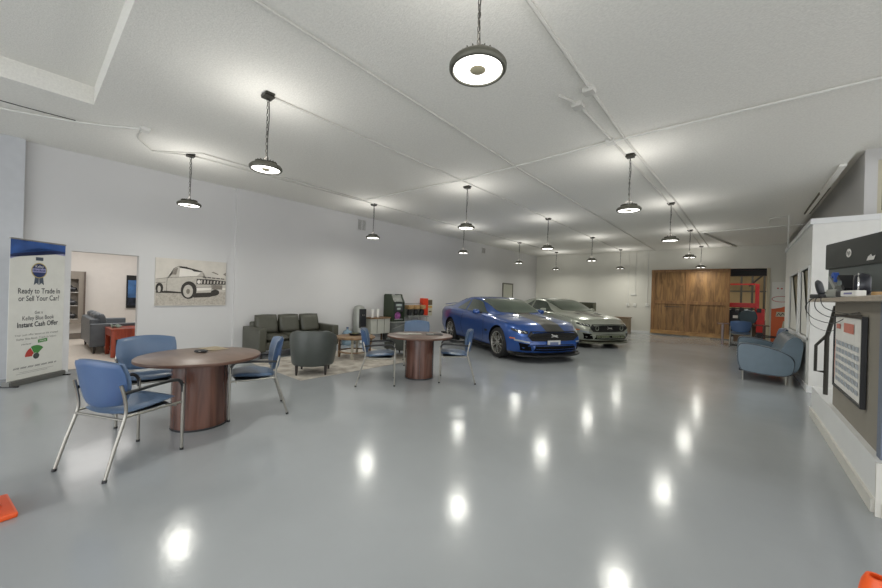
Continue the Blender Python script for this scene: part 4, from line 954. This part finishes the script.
# ================================================================== CARS
def lerp_tab(tab, x):
    if x >= tab[0][0]: return tab[0][1:]
    if x <= tab[-1][0]: return tab[-1][1:]
    for i in range(len(tab)-1):
        a, b = tab[i], tab[i+1]
        if b[0] <= x <= a[0]:
            t = (x-a[0])/(b[0]-a[0]); pa = tab[max(i-1, 0)]; pb = tab[min(i+2, len(tab)-1)]; out = []
            for k in range(1, len(a)):
                # monotone-ish hermite
                d = (b[k]-a[k])/(b[0]-a[0]); da = (b[k]-pa[k])/(b[0]-pa[0]) if pa[0] != b[0] else d; dd = (pb[k]-a[k])/(pb[0]-a[0])
                if da*d < 0: da = 0
                if dd*d < 0: dd = 0
                h = b[0]-a[0]; t2, t3 = t*t, t*t*t
                out.append((2*t3-3*t2+1)*a[k]+(t3-2*t2+t)*h*da+(-2*t3+3*t2)*b[k]+(t3-t2)*h*dd)
            return tuple(out)
BODY = [  # x, z bottom, w low, w mid, w shoulder, z shoulder, z hood/deck centre
    (2.30, .30, .56, .70, .58, .62, .665), (2.24, .20, .70, .82, .70, .665, .72), (2.10, .16, .82, .895, .78, .72, .785), (1.90, .15, .88, .935, .83, .77, .84),
    (1.62, .16, .895, .955, .86, .83, .895), (1.36, .17, .90, .965, .87, .865, .93), (.95, .18, .885, .945, .85, .905, .985), (.55, .18, .875, .925, .84, .935, 1.01),
    (0, .18, .87, .92, .83, .95, 1.01), (-.6, .18, .875, .93, .84, .965, 1.02), (-1.0, .18, .89, .955, .865, .985, 1.04), (-1.36, .18, .90, .97, .88, 1.0, 1.065),
    (-1.8, .2, .88, .95, .85, 1.01, 1.09), (-2.15, .24, .84, .92, .82, 1.01, 1.10), (-2.38, .3, .78, .87, .77, .99, 1.085), (-2.46, .38, .70, .80, .70, .94, 1.0)]
def bsec(x):
    zb, wl, wm, ws, zs, zt = lerp_tab(BODY, x); zm = zb+(zs-zb)*.48
    P = [(0, zb), (wl*.6, zb), (wl*.95, zb+.01), (wl+.01, zb+.07), (wm*.985, zb+(zs-zb)*.28), (wm, zm), (wm*.99, zs-(zs-zm)*.45), (wm*.965, zs-.075), (ws*1.045, zs-.022), (ws, zs+.006), (ws*.86, zs+(zt-zs)*.42), (ws*.55, zs+(zt-zs)*.86), (0, zt)]
    return P
GH = [  # x, w belt, z belt, w roof, z top
    (1.00, .60, .955, .50, .972), (.80, .72, .955, .58, 1.04), (.55, .775, .955, .60, 1.155), (.25, .80, .96, .605, 1.275), (0, .805, .965, .60, 1.345), (-.3, .805, .97, .59, 1.378),
    (-.65, .80, .975, .58, 1.378), (-1.0, .79, .985, .565, 1.345), (-1.35, .76, 1.0, .56, 1.27), (-1.7, .70, 1.03, .56, 1.17), (-1.95, .64, 1.055, .54, 1.10), (-2.05, .58, 1.05, .5, 1.085)]
def gsec(x, t):
    wb, zb, wr, zt = lerp_tab(GH, x); hh = zt-zb
    P = [Vector((wb+.01, zb-.04)), Vector((wb, zb)), Vector((wb+(wr-wb)*.48, zb+hh*.42)), Vector((wr+.025, zb+hh*.80)), Vector((wr-.05, zb+hh*.945)), Vector((wr*.5, zt-hh*.012)), Vector((0, zt))]
    i = min(int(t), 5); f = t-i; a, b, c, d = P[max(i-1, 0)], P[i], P[i+1], P[i+2] if i+2 < 7 else Vector((-P[5].x, P[5].y))
    return .5*((2*b)+(c-a)*f+(2*a-5*b+4*c-d)*f*f+(3*b-a-3*c+d)*f**3)
def gpt(x, t, s): 
    p = gsec(x, t); return Vector((x, s*p.x, p.y))

def bool_cut(o, cutters):
    for c in cutters:
        m = o.modifiers.new('b', 'BOOLEAN'); m.operation = 'DIFFERENCE'; m.object = c; m.solver = 'EXACT'
    bpy.context.view_layer.update(); dg = bpy.context.evaluated_depsgraph_get()
    me = bpy.data.meshes.new_from_object(o.evaluated_get(dg)); o.modifiers.clear(); old = o.data; o.data = me; me.name = o.name
    for c in cutters: bpy.data.objects.remove(c)
    for p in me.polygons: p.use_smooth = True
    me.set_sharp_from_angle(angle=R(32))

def paint(name, col, stripe, stripe_on):
    """metallic body paint with a dark stripe along the bonnet"""
    m = bpy.data.materials.new(name); m.use_nodes = True; nt = m.node_tree; L = nt.links.new; p = nt.nodes['Principled BSDF']
    tc = nt.nodes.new('ShaderNodeTexCoord'); sx = nt.nodes.new('ShaderNodeSeparateXYZ'); L(tc.outputs['Object'], sx.inputs[0])
    def mth(op, a, b=None):
        n = nt.nodes.new('ShaderNodeMath'); n.operation = op
        for i, v in enumerate((a, b)):
            if v is None: continue
            if isinstance(v, (int, float)): n.inputs[i].default_value = v
            else: L(v, n.inputs[i])
        return n.outputs[0]
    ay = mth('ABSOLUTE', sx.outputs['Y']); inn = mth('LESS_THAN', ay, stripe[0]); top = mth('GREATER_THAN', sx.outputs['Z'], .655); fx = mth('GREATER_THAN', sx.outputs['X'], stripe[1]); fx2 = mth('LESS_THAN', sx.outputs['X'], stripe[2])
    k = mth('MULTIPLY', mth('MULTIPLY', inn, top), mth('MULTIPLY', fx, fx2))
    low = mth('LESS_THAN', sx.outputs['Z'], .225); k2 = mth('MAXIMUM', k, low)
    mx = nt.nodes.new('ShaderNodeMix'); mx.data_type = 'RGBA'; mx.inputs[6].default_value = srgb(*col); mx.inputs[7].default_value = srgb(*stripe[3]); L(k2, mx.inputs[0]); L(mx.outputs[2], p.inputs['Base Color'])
    p.inputs['Metallic'].default_value = .35; p.inputs['Roughness'].default_value = .3; p.inputs['Coat Weight'].default_value = 1.; p.inputs['Coat Roughness'].default_value = .06
    return m

def car(name, label, loc, heading, pm, variant):
    t = thing(name, label, 'car', loc, heading)
    # lower body
    xs = [2.30, 2.28, 2.24, 2.18, 2.10, 2.0, 1.9]+[1.8-.1*i for i in range(41)]+[-2.28, -2.34, -2.38, -2.42, -2.46]
    bm = B(); rows = []
    for x in xs:
        P = bsec(x); ring = []
        # nose plan curve: sides sweep back
        def mk(y, z):
            dx = 0
            if x > 1.7: dx = -.32*(abs(y)/.9)**3*min(1, (x-1.7)/.5)
            if x < -2.0: dx = .16*(abs(y)/.9)**3*min(1, (-2.0-x)/.4)
            if x > 2.0: dx -= .10*max(0, (z-.55)/.2)*min(1, (x-2.0)/.25)
            return bm.verts.new((x+dx, y, z))
        left = [mk(y, z) for y, z in P]; right = [mk(-y, z) for y, z in P[1:-1]][::-1]
        rows.append(left+right)
    n = len(rows[0])
    for i in range(len(rows)-1):
        for k in range(n): bm.faces.new((rows[i][k], rows[i][(k+1) % n], rows[i+1][(k+1) % n], rows[i+1][k]))
    for row in (rows[0], rows[-1]):
        half = len(bsec(0))
        L_ = row[:half]; Rr = [row[0]]+row[half:][::-1]+[row[half-1]]
        for k in range(half-1):
            q = [L_[k], L_[k+1], Rr[k+1], Rr[k]]; u = []
            for v in q:
                if v not in u: u.append(v)
            if len(u) > 2: bm.faces.new(u)
    body = new_obj('body', bm, [pm, M_black], t, smooth=45)
    bt = BVHTree.FromPolygons([v.co.copy() for v in body.data.vertices], [tuple(p.vertices) for p in body.data.polygons])
    WF, WR = 1.36, -1.36; RW = .348
    cut = []
    for wx in (WF, WR):
        for s in (-1, 1):
            c = B(); lathe(c, [(0, s*.56), (RW+.042, s*.56), (RW+.042, s*1.2), (0, s*1.2)], 40, (wx, 0, RW+.005), 'y')
            bmesh.ops.recalc_face_normals(c, faces=c.faces[:]); me = bpy.data.meshes.new('c'); c.to_mesh(me); c.free(); me.materials.append(pm); me.materials.append(M_black)
            for p in me.polygons: p.material_index = 1
            co = bpy.data.objects.new('c', me); COL.objects.link(co); co.parent = t; cut.append(co)
    # the cutters share the parent; put everything at identity while cutting
    keep = (t.location.copy(), t.rotation_euler.copy()); t.location = (0, 0, 0); t.rotation_euler = (0, 0, 0)
    bool_cut(body, cut); t.location, t.rotation_euler = keep
    # greenhouse
    bm = B(); gx = [1.0-.0763*i for i in range(41)]; rows = []
    for x in gx:
        r = [bm.verts.new(gpt(x, k*6/14, 1)) for k in range(15)]; r += [bm.verts.new(gpt(x, 6-k*6/14, -1)) for k in range(1, 15)]; rows.append(r)
    for i in range(len(rows)-1):
        for k in range(len(rows[0])-1): bm.faces.new((rows[i][k], rows[i][k+1], rows[i+1][k+1], rows[i+1][k]))
    bm.faces.new(rows[0]); bm.faces.new(rows[-1][::-1]); new_obj('roof', bm, pm, t, smooth=50)
    # glass panels follow the greenhouse surface
    def gl(nm, fx, ft, nu, nv, both=False, mm=None, off=.006):
        bm = B()
        def f(u, v):
            if both:
                tt = ft(u, abs(2*v-1)); s = 1 if v < .5 else -1; x = fx(u, abs(2*v-1))
            else: tt = ft(u, v); s = both_s[0]; x = fx(u, v)
            p = gpt(x, tt, s); e = 1e-3; a = gpt(x+e, tt, s)-p; b = (gpt(x, min(tt+e, 6), s)-gpt(x, min(tt+e, 6)-e, s)); nn = a.cross(b)
            if nn.length < 1e-12: nn = Vector((0, 0, 1))
            nn.normalize(); c = Vector((p.x, 0, .7)); nn = nn if nn.dot(p-c) > 0 else -nn
            return p+nn*off
        grid(bm, f, nu, nv); return new_obj(nm, bm, mm or M_glass, t, smooth=60)
    both_s = [1]
    # v: 0 edge .. 1 edge ; |2v-1| = 1 at edges, 0 centre
    gl('windshield', lambda u, w: .93-.10*w*w-u*(.86-.05*w*w), lambda u, w: 6-w*(6-3.15), 12, 24, True)
    gl('rear_window', lambda u, w: -1.12-u*.72+.02*w, lambda u, w: 6-w*(6-3.6), 10, 20, True)
    gl('roof_panel', lambda u, w: -.02-u*1.0, lambda u, w: 6-w*2.0, 10, 16, True, pm, .002)
    for s in (-1, 1):
        both_s[0] = s
        # door glass: front edge runs along the pillar, so it narrows to the front
        gl('side_window', lambda u, v: .66-u*1.20-.18*v*(1-u)-.0*v, lambda u, v: 1.12+v*(1.80*min(1, (.25+u*2.2))), 14, 8)
        gl('quarter_window', lambda u, v: -.64-u*.62+.05*v*u, lambda u, v: 1.15+v*(1.75*(1-u*.8)), 8, 6)
        # mirror
        bm = B(); pad(bm, lambda u, v, h: (.38+h*.07, s*(.985+u*.10), .995+v*.065), 10, 8, .7, 4); mr = new_obj('side_mirror', bm, pm, t, smooth=60)
        bm = B(); tube(bm, [(.37, s*.82, .965), (.38, s*.93, .965)], .018, 8); new_obj('mirror_stalk', bm, M_black, mr)
    # interior hints behind the glass are tinted away
    def proj(o, d, off=.005):
        o = Vector(o); d = Vector(d).normalized(); hit, nn, _, _ = bt.ray_cast(o, d)
        if hit is None: return None
        return hit+nn*(off if nn.dot(d) < 0 else -off)
    def patch(nm, top, bot, d, mm, nu=16, nv=5, off=.006, parent=None, z0=None):
        """quad strip between two polylines of (y,z) seen from the front, or (x,z) from the side"""
        bm = B(); d = Vector(d).normalized()
        def pl(P, u):
            n = len(P)-1; i = min(int(u*n), n-1); f = u*n-i; return (P[i][0]*(1-f)+P[i+1][0]*f, P[i][1]*(1-f)+P[i+1][1]*f)
        V = {}
        for i in range(nu+1):
            a, b = pl(top, i/nu), pl(bot, i/nu)
            for j in range(nv+1):
                f = j/nv; y, z = a[0]*(1-f)+b[0]*f, a[1]*(1-f)+b[1]*f
                if abs(d.x) > abs(d.y): o = Vector((0, y, z))-d*4*1.0; o.y = y-d.y*4
                else: o = Vector((y, 0, z))-d*4
                if abs(d.x) > abs(d.y): o.x = -d.x*4
                h = proj(o, d, off); V[i, j] = bm.verts.new(h) if h is not None else None
        for i in range(nu):
            for j in range(nv):
                q_ = [V[i, j], V[i+1, j], V[i+1, j+1], V[i, j+1]]
                if all(q_): bm.faces.new(q_)
        return new_obj(nm, bm, mm, parent or t, smooth=60)
    Fd = (-1, 0, 0)
    grille = patch('grille', [(-.66, .575), (-.58, .66), (0, .672), (.58, .66), (.66, .575)], [(-.66, .57), (-.54, .475), (0, .465), (.54, .475), (.66, .57)], Fd, mat('grille_black', (18, 18, 18), .5, noise=.8, nscale=90), 24, 6, .008)
    # grille bars
    bm = B()
    for k in range(4):
        z = .505+.04*k; pts = [proj((4, y, z), Fd, .014) for y in [-.55+.05*i for i in range(23)]]; tube(bm, [p for p in pts if p], .004, 5)
    new_obj('grille_bar', bm, M_darkmetal, grille)
    rim = [(-.66, .575), (-.58, .66), (-.3, .668), (0, .672), (.3, .668), (.58, .66), (.66, .575), (.54, .475), (.27, .467), (0, .465), (-.27, .467), (-.54, .475)]
    pts = []
    for i in range(len(rim)):
        a, b = rim[i], rim[(i+1) % len(rim)]
        for k in range(4): pts.append((a[0]+(b[0]-a[0])*k/4, a[1]+(b[1]-a[1])*k/4))
    pts = [p for p in (proj((4, y, z), Fd, .008) for y, z in pts) if p]
    bm = B(); tube(bm, pts, .010, 6, closed=True); new_obj('grille_rim', bm, M_black, grille, smooth=60)
    # running horse emblem
    hp = [(-.085, .015), (-.06, .035), (-.035, .025), (.0, .03), (.035, .028), (.06, .05), (.088, .055), (.095, .04), (.07, .03), (.055, .008), (.075, -.005), (.10, -.004), (.095, -.016), (.06, -.018), (.03, -.006), (-.01, -.008), (-.035, -.02), (-.06, -.02), (-.09, -.035), (-.095, -.025), (-.065, -.004), (-.06, .008), (-.08, .004)]
    c = proj((4, 0, .57), Fd, .03); bm = B(); vs = [bm.verts.new((c.x, -y, c.z+z)) for y, z in hp]; bm.faces.new(vs); bmesh.ops.triangulate(bm, faces=bm.faces[:]); bmesh.ops.solidify(bm, geom=bm.faces[:], thickness=.006); new_obj('horse_emblem', bm, M_chrome, grille)
    for s in (-1, 1):
        dd = Vector((-1, -s*.55, 0)).normalized()
        hl = patch('headlight', [(s*.63, .665), (s*.74, .685), (s*.865, .715)], [(s*.64, .605), (s*.76, .625), (s*.87, .675)], Fd, M_lens if False else mat('lamp_dark', (52, 54, 56), .1, coat=.6), 10, 5, .008)
        bm = B()
        for k in range(3):
            pts = [p for p in (proj((4, s*(.665+.055*k+.015*j), .632+.012*k+.016*j), Fd, .014) for j in range(3)) if p]; tube(bm, pts, .008, 6)
        new_obj('light_strip', bm, M_lens, hl, smooth=60)
        bm = B(); p0 = proj((4, s*.69, .635), Fd, .0)
        patch('fog_lamp', [(s*.60, .455), (s*.85, .50)], [(s*.62, .425), (s*.85, .465)], Fd, mat('fog_glass', (150, 158, 166), .15, coat=.5), 8, 2, .010)
        patch('side_intake', [(s*.62, .41), (s*.72, .42), (s*.80, .43)], [(s*.58, .27), (s*.70, .26), (s*.76, .27)], Fd, M_grillblack, 8, 5, .007)
        # tail lamp bars
        for k in range(3):
            patch('tail_lamp', [(s*(.48+.09*k), .93), (s*(.53+.09*k), .93)], [(s*(.46+.09*k), .78), (s*(.51+.09*k), .78)], (1, 0, 0), mat('tail_red', (150, 20, 22), .2, coat=.5), 2, 4, .008)
        # side details: seams, handle, sill, scoop, tail lamp wrap
        Sd = (0, -s, 0)
        def seam(P, nm='door_seam', w=.004, mm=M_black):
            bm = B(); pts = []
            for i in range(len(P)-1):
                for k in range(6):
                    f = k/6; pts.append((P[i][0]*(1-f)+P[i+1][0]*f, P[i][1]*(1-f)+P[i+1][1]*f))
            pts.append(P[-1]); pts = [p for p in (proj((x, s*4, z), Sd, .000) for x, z in pts) if p]
            tube(bm, pts, w, 5); return new_obj(nm, bm, mm, t)
        seam([(.62, .90), (.66, .6), (.60, .30), (-.52, .30), (-.66, .6), (-.60, .92)])
        patch('door_handle', [(-.50, .80), (-.28, .80)], [(-.50, .765), (-.28, .765)], Sd, M_black if variant else pm, 6, 2, .016)
        patch('side_sill', [(.95, .255), (-.95, .255)], [(.95, .19), (-.95, .19)], Sd, M_black, 16, 2, .010)
        patch('fender_vent', [(.90, .60), (.74, .60)], [(.88, .55), (.76, .55)], Sd, M_black, 3, 2, .006)
        patch('side_marker', [(1.95, .52), (1.83, .53)], [(1.95, .50), (1.83, .50)], Sd, mat('amber', (200, 110, 40), .3), 3, 2, .006)
        fv = patch('tail_wrap', [(-2.20, .93), (-2.34, .93)], [(-2.22, .80), (-2.34, .80)], Sd, mat('tail_red', (150, 20, 22), .2), 3, 3, .006)
        seam([(1.80, .80), (1.2, .875), (.75, .92)], 'bonnet_seam', .003)
        # character line over the rear haunch
        patch('side_scoop', [(-.74, .76), (-.92, .80)], [(-.72, .56), (-.86, .54)], Sd, pm, 3, 4, .012)
    # lower intake, splitter, plate
    lowm = mat('grille_green_grey', (84, 92, 66), .5, noise=.6, nscale=60)
    lg = patch('lower_grille', [(-.50, .375), (0, .385), (.50, .375)], [(-.56, .27), (0, .262), (.56, .27)], Fd, M_grillblack, 20, 4, .008)
    if variant:
        for s in (-1, 1):
            for k, (a, b) in enumerate(((.05, .34), (.36, .50))):
                patch('grille_insert', [(s*a, .365), (s*b, .36)], [(s*a, .285), (s*b, .29)], Fd, lowm, 6, 2, .012, lg)
        for s in (-1, 1):
            bm = B(); c = proj((4, s*.44, .57), Fd, .012)
            if c: tube(bm, [(c.x-.01*0, c.y+.055*math.cos(a)*1., c.z+.06*math.sin(a)) for a in [2*PI*i/20 for i in range(20)]], .010, 6, closed=True); new_obj('round_trim', bm, mat('trim_pale', (150, 156, 140), .3), grille, smooth=60)
    bm = B(); ys = [-.84+.084*i for i in range(21)]
    def fr(y): return 2.33-.33*(abs(y)/.9)**3
    V = []
    for y in ys:
        V.append([bm.verts.new((fr(y)-.02, y, .145)), bm.verts.new((fr(y)-.02, y, .17)), bm.verts.new((fr(y)-.28, y, .21)), bm.verts.new((fr(y)-.28, y, .135))])
    for i in range(len(V)-1):
        for k in range(4): bm.faces.new((V[i][k], V[i][(k+1) % 4], V[i+1][(k+1) % 4], V[i+1][k]))
    bm.faces.new(V[0]); bm.faces.new(V[-1][::-1]); new_obj('front_splitter', bm, M_black if not variant else mat('splitter_grey', (96, 98, 84), .5), t)
    bm = B(); box(bm, -2.36, 2.0, -.84, .84, .155, .2); new_obj('underbody', bm, M_black, t)
    if not variant:
        c = proj((4, 0, .40), Fd, .02); bm = B(); box(bm, c.x, c.x+.012, -.17, .17, .335, .475, .004, 1); pl_ = new_obj('front_plate', bm, mat('plate_grey', (196, 198, 198), .4), t)
        bm = B(); box(bm, c.x+.012, c.x+.015, -.11, .11, .375, .44); new_obj('plate_print', bm, mat('plate_print', (104, 116, 150), .5), pl_)
    # bonnet vent
    vt = [(1.55, -.12), (1.55, .12)]
    for s in (-1, 1):
        bm = B(); P = []
        def hp_(x, y): 
            h, nn, _, _ = bt.ray_cast(Vector((x, y, 3)), Vector((0, 0, -1))); return h+Vector((0, 0, .006))
        grid(bm, lambda u, v: hp_(1.42-u*.22, s*(.30+v*.16-.0*u)), 4, 4); new_obj('bonnet_vent', bm, M_black if variant else mat('vent_pale', (120, 130, 150), .3), t)
    # rear spoiler, exhaust
    bm = B(); tube(bm, [(-2.30, -.72, 1.09), (-2.36, -.4, 1.125), (-2.38, 0, 1.135), (-2.36, .4, 1.125), (-2.30, .72, 1.09)], .022, 8, 5, flat=.5); new_obj('rear_spoiler', bm, pm if not variant else M_black, t, smooth=60)
    # wheels
    for wx in (WF, WR):
        for s in (-1, 1):
            w = .25; yc = s*.825; z = RW
            bm = B(); lathe(bm, [(.245, -w/2+.01), (.29, -w/2), (.33, -w/2+.012), (RW-.004, -w/2+.035), (RW, -w/4), (RW, w/4), (RW-.004, w/2-.035), (.33, w/2-.012), (.29, w/2), (.245, w/2-.01), (.245, -w/2+.01)], 48, (wx, yc, z), 'y'); wh = new_obj('tyre', bm, M_blackrub, t, smooth=50)
            bm = B(); lathe(bm, [(.25, .115*s), (.255, .122*s), (.235, .118*s), (.225, .09*s), (.215, -.09*s), (.25, -.115*s)], 48, (wx, yc, z), 'y')
            for k in range(10):
                a = 2*PI*k/10+(.11 if k % 2 else -.11); c, sn = math.cos(a), math.sin(a)
                ctr = Vector((wx+c*.135, yc+s*.092, z+sn*.135)); obox(bm, ctr, (c, s*.06, sn), (-sn, 0, c), (0, 1, 0), .21, .030, .03)
            lathe(bm, [(0, s*.10), (.05, s*.10), (.062, s*.085), (.062, s*.05), (0, s*.05)], 24, (wx, yc, z), 'y')
            new_obj('rim', bm, M_rim if not variant else mat('rim_dark', (90, 90, 88), .3, metal=.8), wh, smooth=35)
            bm = B(); lathe(bm, [(0, s*.03), (.175, s*.03), (.175, s*.0), (0, 0)], 32, (wx, yc, z), 'y'); new_obj('brake_disc', bm, mat('brake_steel', (96, 94, 90), .35, metal=.7), wh, smooth=40)
    t.scale = (1.055, 1.055, 1.055); return t
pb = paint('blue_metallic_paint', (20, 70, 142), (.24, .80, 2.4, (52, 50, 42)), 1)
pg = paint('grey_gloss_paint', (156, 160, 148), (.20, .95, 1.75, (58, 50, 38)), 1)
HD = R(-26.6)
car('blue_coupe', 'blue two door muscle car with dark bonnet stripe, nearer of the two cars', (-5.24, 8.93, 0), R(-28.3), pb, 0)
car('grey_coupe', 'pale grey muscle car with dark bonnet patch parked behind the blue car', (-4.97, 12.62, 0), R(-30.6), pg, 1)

# ================================================================== CAMERA, LIGHT, WORLD
cd = bpy.data.cameras.new('camera'); cd.sensor_width = 36; cd.lens = 36*F/882; cd.clip_start = .05; cd.clip_end = 100
cam = bpy.data.objects.new('camera', cd); COL.objects.link(cam)
fw = Vector((-math.sin(YAW), math.cos(YAW), 0)); rt = Vector((math.cos(YAW), math.sin(YAW), 0)); up = Vector((0, 0, 1))
c, s = math.cos(ROLL), math.sin(ROLL)
rx = rt*c-up*(-s)*-1*-1 if False else rt*c+up*s     # image right
ry = up*c-rt*s                                       # image up
M = Matrix((rx, ry, -fw)).transposed().to_4x4(); M.translation = Vector((0, 0, H))
cam.matrix_world = M
bpy.context.scene.camera = cam

w = bpy.data.worlds.new('daylight'); bpy.context.scene.world = w; w.use_nodes = True
bg = w.node_tree.nodes['Background']; bg.inputs['Color'].default_value = (.97, .98, 1, 1); bg.inputs['Strength'].default_value = WORLD
def area(name, loc, rot, sx, sy, e, col=(1, 1, 1)):
    l = bpy.data.lights.new(name, 'AREA'); l.shape = 'RECTANGLE'; l.size = sx; l.size_y = sy; l.energy = e; l.color = col
    o = bpy.data.objects.new(name, l); COL.objects.link(o); o.location = loc; o.rotation_euler = rot; return o
area('shop_front_daylight', (-2, -6.0, 2.0), (R(90), 0, 0), 9, 3.4, DAY, (.93, .97, 1))
area('office_light', (-11.4, 1.4, 2.7), (0, 0, 0), 2.4, 3.2, 75, (1, .98, .95))
area('workshop_light', (0, 20.3, 3.5), (0, 0, 0), 4, 2.0, 130, (1, .93, .80))
area('booth_fill', (1.27, 10.8, 2.5), (0, 0, 0), .25, 3, 12, (1, .95, .85))  # unseen fill added below the booth wall top to brighten the interior
sc = bpy.context.scene
sc.view_settings.view_transform = 'AgX' if USE_AGX else 'Standard'
sc.view_settings.look = 'None'; sc.view_settings.exposure = EXPO; sc.view_settings.gamma = 1.0
sc.cycles.use_denoising = True; sc.cycles.max_bounces = 8; sc.cycles.diffuse_bounces = 5; sc.cycles.sample_clamp_indirect = 6
